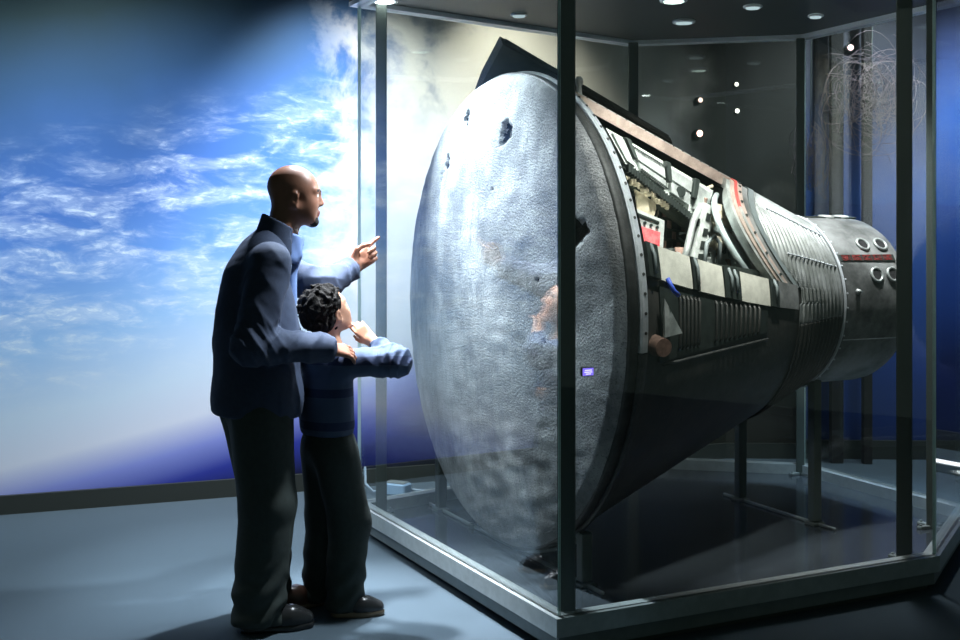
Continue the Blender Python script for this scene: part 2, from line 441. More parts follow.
# pits in the dome's own coordinates (u, h)
pits_uh = [(.20, .79, .046, .050), (-.26, .89, .030, .044), (-.44, .69, .028, .036), (-.40, .85, .012, .02), (-.50, .62, .012, .03), (-.80, .57, .022, .032), (-.83, .37, .020, .055),
           (.15, .54, .010, .012), (.80, .35, .062, .055), (.57, .15, .010, .009), (-.36, .66, .006, .03), (.62, -.1, .010, .010), (-.1, -.55, .009, .009)]
mbs = []
NR, NA = 150, 560
vs = [C0+dx*dome(0, 0)]; fs = []; mi = []
uv = [(0, 0)]
for i in range(1, NR+1):
    r = RS*(1-(1-i/NR)**1.0)
    for j in range(NA):
        a = 2*PI*j/NA; uv.append((r*math.cos(a), r*math.sin(a)))
uv = np.array(uv)
dep = np.zeros(len(uv)); inside = np.zeros(len(uv), bool)
ang = np.arctan2(uv[:, 1], uv[:, 0])
for (u_, h_, a_, b_) in pits_uh:
    du = (uv[:, 0]-u_)/a_; dh = (uv[:, 1]-h_)/b_; an = np.arctan2(dh, du)
    q = np.sqrt(du*du+dh*dh)/(1+.16*np.sin(3*an+u_*9)+.1*np.sin(7*an+h_*5))
    dep = np.maximum(dep, np.clip(1.25-q, 0, .7)/.7*min(.035, a_)); inside |= q < 1.02
r2 = (uv**2).sum(1)/RS**2
s_ = -.06-SAG*(1-r2)+dep
rs_ = np.random.RandomState(2)
for q in range(14):
    kk = rs_.normal(size=2)*rs_.uniform(6, 40); s_ += .00035*np.sin(uv@kk+rs_.uniform(0, 6)+2*np.sin(uv@(rs_.normal(size=2)*12)))
edge = np.clip((np.sqrt(r2)-.965)/.035, 0, 1); s_ += edge**2*.03
vs = C0[None]+dx[None]*s_[:, None]+ux[None]*uv[:, :1]+zx[None]*uv[:, 1:]
for j in range(NA): fs.append((0, 1+(j+1) % NA, 1+j))
for i in range(NR-1):
    b0 = 1+i*NA; b1 = b0+NA
    for j in range(NA):
        j2 = (j+1) % NA; fs.append((b0+j, b0+j2, b1+j2, b1+j))
ins = inside.astype(int)
mi = [1 if all(inside[k] for k in f) else 0 for f in fs]
link_mesh('heat_shield', vs, fs, [M['shield'], M['pit']], cap, mi=mi, smooth=True)

def lathe(prof, n=180, a0=0, a1=360):
    full = abs(a1-a0) >= 360
    aa = np.linspace(a0, a1, n, endpoint=not full)
    return [[cp(s, a, r) for a in aa] for (s, r) in prof], full
def lathe_mb(prof, m=0, n=180, a0=0, a1=360, th=None):
    mb = MB(); G, full = lathe(prof, n, a0, a1)
    T = None
    if th: T, _ = lathe([(s, r-th) for s, r in prof], n, a0, a1)
    mb.grid(G, m, T, wrap=full); return mb
lathe_mb([(-.03, RS-.02), (-.028, RS+.003), (-.02, RS+.008), (.012, RS+.006), (.022, RS-.004), (.024, RS-.03)]).build('shield_band', M['band'], cap, smooth=True)
RP = [(.020, RS-.03), (.022, RS+.010), (.03, RS+.016), (.062, RS+.002), (.068, RS-.006), (.075, RS-.06)]
rg = lathe_mb(RP, n=110, a0=-6, a1=130).build('fairing_ring', M['ring'], cap, angle=35)
lathe_mb(RP, n=160, a0=130.3, a1=353.7).build('shaded_ring', M['band'], cap, angle=35)  # scorched tone of the lower arc, with its shade put into the colour
for a in range(-2, 122, 4):
    mb = MB(); mb.cyl(cp(.046, a, RS+.006), cp(.046, a, RS+.013), .0065, 8); mb.build('rivet', M['band'], rg)

# cone hull with the open hatch cut out: the shell runs from the top edge of the opening over the far side to its lower edge
S0, S1 = .12, 1.02
def th_lo(s): return 16-(s-.12)*6.5
def th_hi(s): return 71+(s-.12)*3
EDGE = np.polyfit([-.1, 0, .15, .32, .53, .77, 1., 1.1], [1.15, 1.06, .935, .868, .885, 1.0, 1.115, 1.13], 5)
def s_edge(th): return float(np.polyval(EDGE, (th-10)/62))   # right-hand end of the opening (curved)
ss = list(np.linspace(.12, .88, 40))
def ribR(s):
    return Rc(s)+(.0045*math.sin((s-1.12)/.036*2*PI) if 1.13 < s < 1.585 else 0)
mb = MB()
NTH = 150
G = []; T = []
for s in np.linspace(.07, 1.3, 120):
    lo, hi = th_lo(s), th_hi(s)
    row = []; rowt = []
    for k in range(NTH):
        th = hi+(360+lo-hi)*k/(NTH-1)
        row.append(cp(s, th, Rc(s))); rowt.append(cp(s, th, Rc(s)-.03))
    G.append(row); T.append(rowt)
# piece over the opening's angular range, behind its curved right edge
mb.grid(G, 0, T)
G = []; T = []
aa = np.linspace(0, 1, 40)
for k in range(24):
    row = []; rowt = []
    for w in aa:
        th0 = th_lo(1.0)+(th_hi(1.0)-th_lo(1.0))*w
        se = s_edge(th0); s = se+(1.3-se)*k/23
        th = th_lo(s)+(th_hi(s)-th_lo(s))*w
        row.append(cp(s, th, Rc(s))); rowt.append(cp(s, th, Rc(s)-.03))
    G.append(row); T.append(rowt)
mb.grid(G, 0, T)
hull = mb.build('cone_hull', M['hull'], cap, angle=40)

# corrugated shingle belt between hatch and nose
prof = []
for s in np.linspace(1.2, 1.6, 300):
    prof.append((s, Rc(s)+.008+(.0072*math.sin((s-1.12)/.0345*2*PI) if 1.212 < s < 1.59 else 0)))
def c_start(th):
    if th < 2: return 1.2
    return min(1.22, s_edge(min(max(th, 6), 76))+.142)
G = []; T = []
for th in np.linspace(-7, 110, 110):
    s0 = c_start(th); row = []; rt = []
    for s in np.linspace(s0, 1.6, 260):
        rr_ = Rc(s)+.008+(.0072*math.sin((s-1.12)/.0345*2*PI) if s0+.012 < s < 1.59 else 0)
        row.append(cp(s, th, rr_)); rt.append(cp(s, th, rr_-.006))
    G.append(row); T.append(rt)
mb = MB(); mb.grid(G, 0, T); mb.build('corrugated_skin', M['corr'], cap, smooth=True)
lathe_mb(prof, n=160, a0=-170, a1=-7.2, th=.006).build('corrugated_skin', M['hull'], cap, smooth=True)  # ribs underneath in dark hull colour, their shading put into the material
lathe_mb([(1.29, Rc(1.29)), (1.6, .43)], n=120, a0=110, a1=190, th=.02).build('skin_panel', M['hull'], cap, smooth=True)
# bead strips along the belt
for a in (24, 48):
    mb = MB()
    mb.tube([cp(s, a, Rc(s)+.014) for s in np.linspace(1.15, 1.58, 12)], .0035, 6)
    for s in np.linspace(1.16, 1.57, 12): mb.cyl(cp(s, a, Rc(s)+.010), cp(s, a, Rc(s)+.019), .0035, 6)
    mb.build('bead_strip', M['ring'], cap, smooth=True)

# nose section with recessed thruster ports
nose_prof = [(1.6, .43), (1.605, .445), (1.625, .445), (1.632, .434), (1.70, .433), (1.98, .43), (2.02, .424), (2.055, .408), (2.08, .375), (2.095, .33), (2.10, .26), (2.102, .0001)]
lathe_mb(nose_prof, n=200).build('nose_section', M['nose'], cap, angle=50)
lathe_mb([(1.603, .44), (1.606, .449), (1.613, .449), (1.616, .44)], n=160).build('seam_flange', M['ring'], cap, smooth=True)
for a in range(-56, 96, 9):
    mb = MB(); mb.cyl(cp(1.622, a, .442), cp(1.622, a, .449), .0045, 8); mb.build('seam_bolt', M['ring'], cap)
for (s, a) in [(1.83, 42), (1.945, 42), (1.84, 19), (1.945, 19), (1.84, 84), (1.94, 84), (1.84, -160), (1.94, -160)]:
    mb = MB(); c = cp(s, a, .432); nn = (c-cp(s, a, 0)); nn /= np.linalg.norm(nn); tt = np.cross(nn, dx)
    R_ = [c+nn*.004+(dx*math.cos(k)+tt*math.sin(k))*.034 for k in np.linspace(0, 2*PI, 28, endpoint=False)]
    mb.tube(R_, .0075, 8, closed=True)
    po = mb.build('thruster_port', M['sillp'], cap, smooth=True)
    mb = MB(); ringsG = []
    for (rr, dz) in ((.034, .005), (.029, .0052), (.02, .0050), (.0001, .0048)):
        ringsG.append([c+nn*dz+(dx*math.cos(k)+tt*math.sin(k))*rr+(dx*.006) for k in np.linspace(0, 2*PI, 24, endpoint=False)])
    mb.grid(ringsG, 0, wrap=True); mb.build('throat', M['pit'], po)
# stencilled red warning band with white blocks
mb = MB()
mb.grid([[cp(s, a, .4365) for a in np.linspace(28.5, 33.5, 6)] for s in np.linspace(1.635, 1.99, 20)], 0, [[cp(s, a, .430) for a in np.linspace(28.5, 33.5, 6)] for s in np.linspace(1.635, 1.99, 20)])
wb = mb.build('warning_band', M['greydark'], cap)
def glyph(mb, s0, a0, w, h, strokes, r=.4385):
    for (x0, y0, x1, y1) in strokes:
        p = cp(s0+x0*w, a0+y0*h, r); q = cp(s0+x1*w, a0+y1*h, r); mb.tube([p, q], .0016, 5)
LET = {'E': [(0, 0, 0, 1), (0, 0, 1, 0), (0, .5, .8, .5), (0, 1, 1, 1)], 'S': [(0, 0, 1, 0), (1, 0, 1, .5), (0, .5, 1, .5), (0, .5, 0, 1), (0, 1, 1, 1)],
       'R': [(0, 0, 0, 1), (0, 1, 1, 1), (1, 1, 1, .5), (0, .5, 1, .5), (.4, .5, 1, 0)], 'U': [(0, 0, 0, 1), (0, 0, 1, 0), (1, 0, 1, 1)], 'C': [(0, 0, 1, 0), (0, 0, 0, 1), (0, 1, 1, 1)]}
mb = MB(); x = 1.652
for k in range(5):
    for (ss0, w) in ((x, .05),):
        mb.tube([cp(ss0, 29.4, .438), cp(ss0+w, 29.4, .438), cp(ss0+w, 32.8, .438), cp(ss0, 32.8, .438)], .0018, 5, closed=True)
        glyph(mb, ss0+.008, 30.1, .013, 2.0, LET['RESCU'[k]]); glyph(mb, ss0+.028, 30.1, .013, 2.0, LET['ESCUE'[k]])
    x += .067
mb.build('stencil_marks', M['redlabel'], wb)
mb = MB(); mb.cyl(cp(1.70, 8, .43), cp(1.70, 8, .452), .016, 14, r2=.010); mb.build('vent_cap', M['sillp'], cap, smooth=True)
mb = MB(); mb.tube([cp(1.63, a, .4345) for a in (-24,)]+[cp(2.0, -24, .4345)], .0025, 5); mb.build('panel_seam', M['ring'], cap)
# top antenna fairing strip on the nose
mb = MB(); mb.grid([[cp(s, a, .437) for a in np.linspace(80, 104, 7)] for s in (1.63, 2.02)], 0, [[cp(s, a, .424) for a in np.linspace(80, 104, 7)] for s in (1.63, 2.0)]); mb.build('top_strip', M['greydark'], cap)

# hatch frame: top sill, curved right frame, lower sill with pads
def strip(th_a, th_b, sA, sB, r_off, th, n=40, m=None):
    G = []; T = []
    for s in np.linspace(sA, sB, n):
        a0 = th_a(s); b0 = th_b(s)
        G.append([cp(s, a, Rc(s)+r_off) for a in np.linspace(a0, b0, 5)]); T.append([cp(s, a, Rc(s)+r_off-th) for a in np.linspace(a0, b0, 5)])
    mb = MB(); mb.grid(G, 0, T); return mb
strip(lambda s: th_hi(s)-1.2, lambda s: th_hi(s)+2.6, .075, 1.14, .016, .05).build('top_sill', M['sill'], cap, angle=40)
strip(lambda s: th_hi(s)+2.6, lambda s: th_hi(s)+5.2, .075, 1.16, .024, .03).build('top_spine', M['sillp'], cap, angle=40)
strip(lambda s: th_hi(s)+7, lambda s: th_hi(s)+30, .075, 1.14, .008, .02).build('top_panel', M['hull'], cap, angle=40)
for s in np.linspace(.18, 1.05, 16):
    mb = MB(); mb.cyl(cp(s, th_hi(s)+.6, Rc(s)+.012), cp(s, th_hi(s)+.6, Rc(s)+.020), .005, 8); mb.build('sill_bolt', M['greydark'], cap)
def rim_strip(o0, o1, r_off, th, w0=0., w1=1.):
    G = []; T = []
    for w in np.linspace(w0, w1, 48):
        th0 = th_lo(1.0)+(th_hi(1.0)-th_lo(1.0))*w; se = s_edge(th0)
        row = []; rt = []
        for o in np.linspace(o0, o1, 4):
            s = se+o; a = th_lo(s)+(th_hi(s)-th_lo(s))*w
            row.append(cp(s, a, Rc(s)+r_off)); rt.append(cp(s, a, Rc(s)+r_off-th))
        G.append(row); T.append(rt)
    mb = MB(); mb.grid(G, 0, T); return mb
rim_strip(-.045, -.022, .004, .05).build('frame_lip', M['sillp'], cap, angle=40)
rim_strip(-.020, .004, .012, .05).build('frame_seal', M['sill'], cap, angle=40)
rim_strip(.006, .022, .02, .04, .45, 1.).build('red_edge', M['red'], cap, angle=40)
rim_strip(.006, .022, .02, .04, .0, .45).build('pale_edge', M['sillp'], cap, angle=40)
rim_strip(.024, .056, .016, .03).build('frame_band', M['sill'], cap, angle=40)
rim_strip(.058, .098, .010, .03).build('outer_band', M['nose'], cap, angle=40)
rim_strip(.102, .138, .018, .03).build('outer_rib', M['plinth'], cap, angle=40)
for w in np.linspace(.06, .96, 9):
    th0 = th_lo(1.0)+(th_hi(1.0)-th_lo(1.0))*w; s = s_edge(th0)+.04; a = th_lo(s)+(th_hi(s)-th_lo(s))*w
    mb = MB(); mb.cyl(cp(s, a, Rc(s)+.014), cp(s, a, Rc(s)+.021), .007, 8); mb.build('frame_bolt', M['greydark'], cap)
# lower sill: pale pads with dark latch blocks between
def lowpad(sA, sB, mt, name, off=.022, t0=-.5, t1=-.5):
    return strip(lambda s: th_lo(s)-6.6-2.6*(s-.12)+0, lambda s: th_lo(s)+.8, sA, sB, off, .035, 14).build(name, mt, cap, angle=40)
for (sA, sB, k) in [(.08, .15, 0), (.155, .36, 1), (.365, .405, 0), (.41, .58, 1), (.585, .70, 0), (.705, .93, 1), (.935, 1.0, 0), (1.005, 1.17, 1)]:
    if k: lowpad(sA, sB, M['pad'] if sA < 1 else M['nose'], 'sill_pad')
    else: lowpad(sA, sB, M['greydark'], 'latch_block', .03)
for s in (.11, .385, .62, .66, .965):
    mb = MB(); mb.tube([cp(s, th_lo(s)+.6, Rc(s)+.028), cp(s, th_lo(s)-2, Rc(s)+.045), cp(s, th_lo(s)-6, Rc(s)+.04)], .007, 8); mb.build('latch_hook', M['plinth'], cap, smooth=True)
# louvred lower panels
G = strip(lambda s: -9+2*(s-.12), lambda s: th_lo(s)-8-2.6*(s-.12), .15, .92, .012, .02).build('lower_panel', M['greydark'], cap, angle=40)
for s in list(np.linspace(.27, .40, 6))+list(np.linspace(.52, .84, 10)):
    mb = MB(); mb.tube([cp(s, -7, Rc(s)+.014), cp(s, -6, Rc(s)+.024), cp(s, th_lo(s)-10, Rc(s)+.024), cp(s, th_lo(s)-9.2, Rc(s)+.014)], .006, 6); mb.build('louvre', M['hull'], cap, smooth=True)
mb = MB()
mb.tube([cp(s, -9.5, Rc(s)+.02) for s in np.linspace(.17, .92, 14)], .006, 6)
mb.build('trim_bead', M['band'], cap, smooth=True)
mb = MB(); mb.cyl(cp(.125, -5, Rc(.08)-.02), cp(.125, -5, Rc(.08)+.045), .042, 20, r2=.036); mb.build('hinge_boss', M['brown'], cap, angle=40)
mb = MB(); mb.tube([cp(.14, 9, RS+.03), cp(.16, 6.5, RS+.035), cp(.2, 5.5, RS+.01)], .009, 8); mb.build('blue_strap', M['blueclip'], cap, smooth=True)
mb = MB()
a, b, c = cp(.13, 5, RS+.004), cp(.235, -2.5, RS-.03), cp(.13, -3, RS+.004)
off = ux*.012; mb.add([a, b, c, a+off, b+off, c+off], [(0, 1, 2), (3, 5, 4), (0, 3, 4, 1), (1, 4, 5, 2), (2, 5, 3, 0)]); mb.build('gusset', M['sillp'], cap)
# peg on the top sill
mb = MB(); p = cp(.28, 80, Rc(.28)+.01); mb.tube([p, p+V(0, 0, .03), p+V(0, 0, .06), p+V(0, 0, .075), p+V(0, 0, .095), p+V(0, 0, .105)], [.017, .014, .012, .019, .018, .008], 12)
mb.build('top_peg', M['sillp'], cap, smooth=True)
# far hatch, swung up on its outboard hinge
G = []; T = []
for s in np.linspace(.10, 1.02, 20):
    k = Rc(max(s, .08))/1.045
    pl = [(-.90, .50), (-.80, .78), (-.66, 1.0), (-.50, 1.17), (-.29, 1.315)]
    # edge lowers towards the nose
    G.append([cl_(s, a*k, h*k) for a, h in pl]); T.append([cl_(s, (a+.035)*k, (h-.045)*k) for a, h in pl])
mb = MB(); mb.grid(G, 0, T); ht = mb.build('open_hatch', M['hull'], cap, angle=40)
mb = MB(); mb.tube([cl_(s, -.28*Rc(max(s, .08))/1.045, 1.30*Rc(max(s, .08))/1.045) for s in np.linspace(.12, 1.0, 10)], .014, 8); mb.build('hatch_edge', M['band'], ht, smooth=True)

# --- cockpit interior
lin = MB()
G = []
for s in np.linspace(.13, 1.12, 14):
    G.append([cp(s, a, Rc(s)-.045) for a in np.linspace(74, 376, 40)])
lin.grid(G); lin.build('cockpit_liner', M['greydark'], cap, smooth=True)
mb = MB(); mb.grid([[cp(.14, a, r) for a in np.linspace(0, 360, 48, endpoint=False)] for r in (.0001, .5, .98)], wrap=True); mb.build('rear_bulkhead', M['greydark'], cap)
mb = MB(); mb.grid([[cp(1.12, a, r) for a in np.linspace(0, 360, 48, endpoint=False)] for r in (.0001, .3, .60)], wrap=True); mb.build('front_bulkhead', M['white'], cap)
Rcap = np.stack([dx, ux, zx], 1)
def cbox(mb, s, a, h, size, rx=0, ry=0, rz=0, m=0, bev=.006):
    R = Rcap @ np.array(Matrix.Rotation(rz, 3, 'Z') @ Matrix.Rotation(ry, 3, 'Y') @ Matrix.Rotation(rx, 3, 'X'))
    return mb.box(cl_(s, a, h), size, R, m, bev)
def qbox(mb, q, back, m=0):
    """slab whose front face is the quad q (capsule-frame corners) and which runs back by the given offset"""
    f = [cl_(*p) for p in q]; b = [p + dx*back[0]+ux*back[1]+zx*back[2] for p in f]
    return mb.add(f+b, [(0, 1, 2, 3), (7, 6, 5, 4), (0, 4, 5, 1), (1, 5, 6, 2), (2, 6, 7, 3), (3, 7, 4, 0)], m)
def qpt(q, x, y):
    q = np.array(q, float); return (q[0]*(1-x)+q[1]*x)*(1-y)+(q[3]*(1-x)+q[2]*x)*y
# upper equipment ledge under the top sill
LQ = [(.185, .56, .795), (.89, .36, .545), (.80, .40, .385), (.26, .60, .64)]
mb = MB(); qbox(mb, LQ, (0, -.16, .05)); led = mb.build('equipment_ledge', M['white'], cap)
mb = MB()
for (x0, x1, y0, y1) in [(.03, .13, .1, .85), (.2, .5, .12, .5), (.2, .5, .58, .84), (.56, .78, .1, .42), (.56, .78, .5, .8), (.84, .97, .12, .8)]:
    q = [qpt(LQ, x0, y0), qpt(LQ, x1, y0), qpt(LQ, x1, y1), qpt(LQ, x0, y1)]; q = [p+V(0, .014, 0) for p in q]; qbox(mb, q, (0, -.03, 0))
mb.build('ledge_cover', M['sillp'], led)
mb = MB()
for x in (.165, .53, .81):
    q = [qpt(LQ, x-.02, .0)+V(0, .03, 0), qpt(LQ, x+.02, .0)+V(0, .03, 0), qpt(LQ, x+.02, .55)+V(0, .03, 0), qpt(LQ, x-.02, .55)+V(0, .03, 0)]; qbox(mb, q, (0, -.04, 0))
for x in np.linspace(.02, .98, 30):
    p = qpt(LQ, x, 1.0); mb.box(cl_(*(p+V(0, .01, -.012))), (.012, .02, .035), Rcap)
for k in range(34):
    x = .2+.02*(k % 17)*.95; y = .16 if k < 17 else .8
    p = qpt(LQ, x, y); c = cl_(*(p+V(0, .016, 0))); mb.cyl(c, c+ux*.006, .005, 6)
mb.cyl(cl_(*(qpt(LQ, .66, .62)+V(0, .012, 0))), cl_(*(qpt(LQ, .66, .62)+V(0, .022, 0))), .026, 16)
mb.build('ledge_clips', M['greydark'], led)
mb = MB()   # second rail below the ledge with loose hardware
qbox(mb, [(.27, .55, .63), (.78, .38, .38), (.77, .38, .35), (.27, .55, .585)], (0, -.05, 0)); mb.build('lower_rail', M['olive'], cap)
mb = MB()
rr = random.Random(3)
for k in range(16):
    w = k/15; p = V(.28, .55, .60)*(1-w)+V(.55, .47, .47)*w
    cbox(mb, p[0], p[1]+.012, p[2]-.012+rr.uniform(-.012, .012), (rr.uniform(.015, .035), .02, rr.uniform(.012, .03)), rz=rr.uniform(-.4, .4))
mb.build('rail_fittings', M['cream'], cap)
# cream webbing straps hanging to the red panel box
mb = MB()
for (da, ds) in ((0, 0), (-.02, .05)):
    pts = [(.37+ds, .5+da, .59), (.41+ds, .5+da, .53), (.42+ds, .5+da, .46), (.40+ds, .5+da, .40)]
    G = [[cl_(s-.035, a, h), cl_(s+.02, a+.006, h-.006)] for s, a, h in pts]; T = [[p-ux*.012 for p in r] for r in G]; mb.grid(G, 0, T)
mb.build('webbing_strap', M['cream'], cap, smooth=False)
# white box with the red panel
RQ = [(.265, .67, .45), (.43, .64, .40), (.42, .64, .25), (.265, .67, .27)]
mb = MB(); qbox(mb, RQ, (0, -.22, 0)); rb = mb.build('equipment_box', M['white'], cap)
q = [qpt(RQ, .04, .38), qpt(RQ, .84, .38), qpt(RQ, .84, .82), qpt(RQ, .04, .82)]
mb = MB(); qbox(mb, [p+V(0, .006, 0) for p in q], (0, -.008, 0)); mb.build('red_panel', M['redpanel'], rb)
mb = MB()
for x in (.08, .3, .52, .74): 
    c = cl_(*(qpt(RQ, x, .27)+V(0, .001, 0))); mb.cyl(c, c+ux*.006, .007, 10)
qbox(mb, [qpt(RQ, .05, .09)+V(0, .005, 0), qpt(RQ, .8, .09)+V(0, .005, 0), qpt(RQ, .8, .16)+V(0, .005, 0), qpt(RQ, .05, .16)+V(0, .005, 0)], (0, -.01, 0))
mb.build('knobs', M['greydark'], rb)
mb = MB(); qbox(mb, [(.25, .66, .29), (.62, .55, .24), (.62, .55, .17), (.25, .66, .2)], (0, -.3, 0)); mb.build('side_console', M['white'], cap)
# instrument panel lattice
mb = MB(); qbox(mb, [(.60, .36, .47), (.86, .22, .43), (.86, .22, .17), (.60, .36, .17)], (.02, -.05, 0)); ip = mb.build('instrument_panel', M['olive'], cap)
IQ = [(.60, .36, .47), (.86, .22, .43), (.86, .22, .17), (.60, .36, .17)]
mb = MB(); mb2 = MB()
for i in range(6):
    for j in range(6):
        x0, y0 = .03+i*.163, .03+j*.163; o = V(0, .006, 0)
        q = [qpt(IQ, x0, y0)+o, qpt(IQ, x0+.12, y0)+o, qpt(IQ, x0+.12, y0+.12)+o, qpt(IQ, x0, y0+.12)+o]
        qbox(mb if (i*7+j*5) % 3 else mb2, q, (0, -.012, 0))
mb.build('instrument_cells', M['greydark'], ip); mb2.build('instrument_faces', M['brown'], ip)
# seat frame: pale slanting frame with lightening holes
SQ = [(.79, .44, .485), (.86, .41, .465), (.79, .44, .19), (.69, .47, .19)]
mb = MB(); qbox(mb, SQ, (0, -.03, 0)); sf = mb.build('seat_frame', M['white'], cap)
mb = MB()
for y in (.14, .38, .58, .78):
    o = V(0, .006, 0); q = [qpt(SQ, .28, y)+o, qpt(SQ, .66, y)+o, qpt(SQ, .66, y+.12)+o, qpt(SQ, .28, y+.12)+o]; qbox(mb, q, (0, -.01, 0))
mb.build('lightening_holes', M['greydark'], sf)
mb = MB()
mb.tube([cl_(.74, .46, .46), cl_(.70, .47, .40), cl_(.66, .48, .28), cl_(.62, .50, .2)], .016, 8)
mb.tube([cl_(.88, .40, .46), cl_(.87, .40, .36), cl_(.83, .43, .2)], .013, 8)
mb.build('seat_rail', M['sillp'], sf, smooth=True)
# crumpled cloth bundle
def blob(c, r, seed, n=28, amp=.22):
    rr = np.random.RandomState(seed); k = rr.normal(size=(9, 3))*3.2; ph = rr.uniform(0, 6, 9)
    G = []
    for i in range(n+1):
        th = PI*i/n; row = []
        for j in range(2*n):
            p = 2*PI*j/(2*n); dv = V(math.sin(th)*math.cos(p), math.sin(th)*math.sin(p), math.cos(th))
            f = 1+amp*sum(abs(math.sin(k[q]@dv+ph[q])) for q in range(9))/9*1.6-amp
            row.append(np.array(c)+Rcap@(dv*np.array(r)*f))
        G.append(row)
    return MB().grid(G, 0, wrap=True)
blob(cl_(.895, .385, .405), (.075, .06, .075), 4).build('cloth_bundle', M['beige'], cap, smooth=True)
blob(cl_(.865, .40, .305), (.06, .05, .05), 9).build('cloth_fold', M['beige'], cap, smooth=True)
# pale side wall and curved tubes at the front of the opening
mb = MB(); qbox(mb, [(.82, .37, .34), (.96, .30, .46), (1.06, .38, .14), (.80, .45, .16)], (.02, -.04, 0)); mb.build('side_liner', M['white'], cap)
mb = MB()
mb.tube([cl_(.84, .44, .37), cl_(.88, .455, .355), cl_(.92, .46, .31), cl_(.95, .47, .26), cl_(1.0, .475, .19)], .018, 10); mb.build('curved_tube', M['tube'], cap, smooth=True)
mb = MB()
mb.tube([cp(s_edge(t0)-.075, t0, Rc(s_edge(t0))-.06) for t0 in np.linspace(13, 62, 22)], .015, 10); mb.build('inner_beam', M['tube'], cap, smooth=True)
mb = MB()
mb.tube([cl_(.76, .47, .20), cl_(.78, .46, .30), cl_(.83, .45, .335), cl_(.86, .45, .30), cl_(.85, .46, .2)], .010, 8); mb.build('grab_loop', M['plinth'], cap, smooth=True)
mb = MB(); rr = random.Random(11)
for k in range(60):
    s = rr.uniform(.45, 1.0); a = .60-.35*(s-.3)-rr.uniform(.0, .06); h = rr.uniform(.17, .27)
    cbox(mb, s, a, h, (rr.uniform(.015, .05), rr.uniform(.015, .04), rr.uniform(.01, .05)), rx=rr.uniform(-.6, .6), rz=rr.uniform(-.6, .6), m=rr.choice([0, 0, 1, 2]), bev=.003)
for k in range(40):
    w_ = rr.uniform(0, 1); s = .80+.2*rr.random(); cbox(mb, s, .36-.25*(s-.9)+.04*rr.random(), .20+.30*w_, (rr.uniform(.015, .045), rr.uniform(.015, .03), rr.uniform(.015, .05)), rx=rr.uniform(-.6, .6), rz=rr.uniform(-.6, .6), m=rr.choice([0, 0, 1, 2]), bev=.003)
mb.build('loose_hardware', [M['sillp'], M['greydark'], M['brown']], cap)
mb = MB(); rr = random.Random(5)
for k in range(26):
    p = V(rr.uniform(.55, .95), rr.uniform(.1, .3), rr.uniform(.3, .6)); q = p+V(rr.uniform(-.15, .15), rr.uniform(-.1, .1), rr.uniform(-.2, .05)); m_ = (p+q)/2+V(rr.uniform(-.05, .05), .03, rr.uniform(-.06, .02))
    mb.tube([cl_(*p), cl_(*m_), cl_(*q)], rr.uniform(.004, .009), 6, m=rr.choice([0, 1]))
mb.build('wiring', [M['cream'], M['plinth']], cap, smooth=True)

# support trestles
def trestle(name, label, s, aL, aR, r, foot):
    th = thing(name, tuple(C0+dx*s-zx*(C0[2]-DZ)), label, 'stand', 'support trestles under the capsule')
    zb = DZ-C0[2]
    for a in (aL, aR):
        rr = Rc(max(s, .08)); top = -math.sqrt(max(rr*rr-a*a, .001))-.012
        if s < .3: top = -math.sqrt((RS+.02)**2-a*a)
        mb = MB(); mb.box(cl_(s, a, (zb+top)/2+.01), (.05, .05, top-zb-.02), Rcap, 0, .004); lg = mb.build('leg', M['black'], th)
        mb = MB(); mb.box(cl_(s, a, zb+.008), (.075, .075, .014), Rcap, 0, .003); mb.build('foot_plate', M['black'], lg)
    mb = MB(); mb.box(cl_(s, (aL+aR)/2, zb+.008), (.016, abs(aR-aL)+.3, .014), Rcap, 0, .003); mb.build('foot_bar', M['plinth'], th)
    # saddle following the hull
    rr = Rc(max(s, .08))+.006 if s > .3 else RS+.014
    a0 = math.degrees(math.asin(max(-1, aL/rr))); a1 = math.degrees(math.asin(aR/rr))
    G = []; T = []
    for a in np.linspace(-90+a0, -90+a1, 24):
        G.append([cp(s-.025, a, rr+.004), cp(s+.025, a, rr+.004)]); T.append([cp(s-.025, a, rr+.016), cp(s+.025, a, rr+.016)])
    mb = MB(); mb.grid(G, 0, T); mb.build('saddle', M['black'], th)
trestle('support_trestle', 'black trestle under the wide heat shield end of the capsule', .045, -.88, .62, 0, 1)
trestle('support_trestle', 'black trestle with tall legs under the narrow nose end of the capsule', 1.63, -.40, .20, 0, 1)

# ------------------------------------------------------------------ small things
mb = MB(); mb.cyl((-.04, 5.98, DZ), (-.04, 5.98, DZ+.02), .018, 14); mb.tube([(-.04, 5.98, DZ+.018), (-.04, 5.98, DZ+.028)], [.012, .008], 10)
tag(mb.build('bottle_cap', M['black'], None, (-.04, 5.98, DZ)), 'small black cap lying on the case floor left of the heat shield', 'cap')
jb = thing('junction_box', (-.50, 7.22, 0), 'small pale junction box on the floor by the mural, behind the case', 'electrical box')
R = Matrix.Rotation(-.5, 3, 'Z')
mb = MB(); mb.box((-.50, 7.22, .035), (.16, .09, .07), R, bevel=.008); mb.build('housing', M['paleblue'], jb)
mb = MB(); mb.box((-.50, 7.22, .073), (.13, .07, .008), R, bevel=.003); mb.build('lid', M['plinth'], jb)
mb = MB(); mb.tube([(-.58, 7.24, .03), (-.64, 7.2, .02), (-.69, 7.24, .06), (-.70, 7.32, .14), (-.73, 7.34, .05), (-.78, 7.30, .01)], .008, 8)
mb.tube([(-.43, 7.22, .03), (-.33, 7.26, .012), (-.18, 7.30, .010), (.0, 7.34, .010)], .007, 8)
tag(mb.build('power_cable', M['cable'], None, (-.6, 7.25, 0), smooth=True), 'pale cable looping out of the junction box along the mural wall', 'cable')
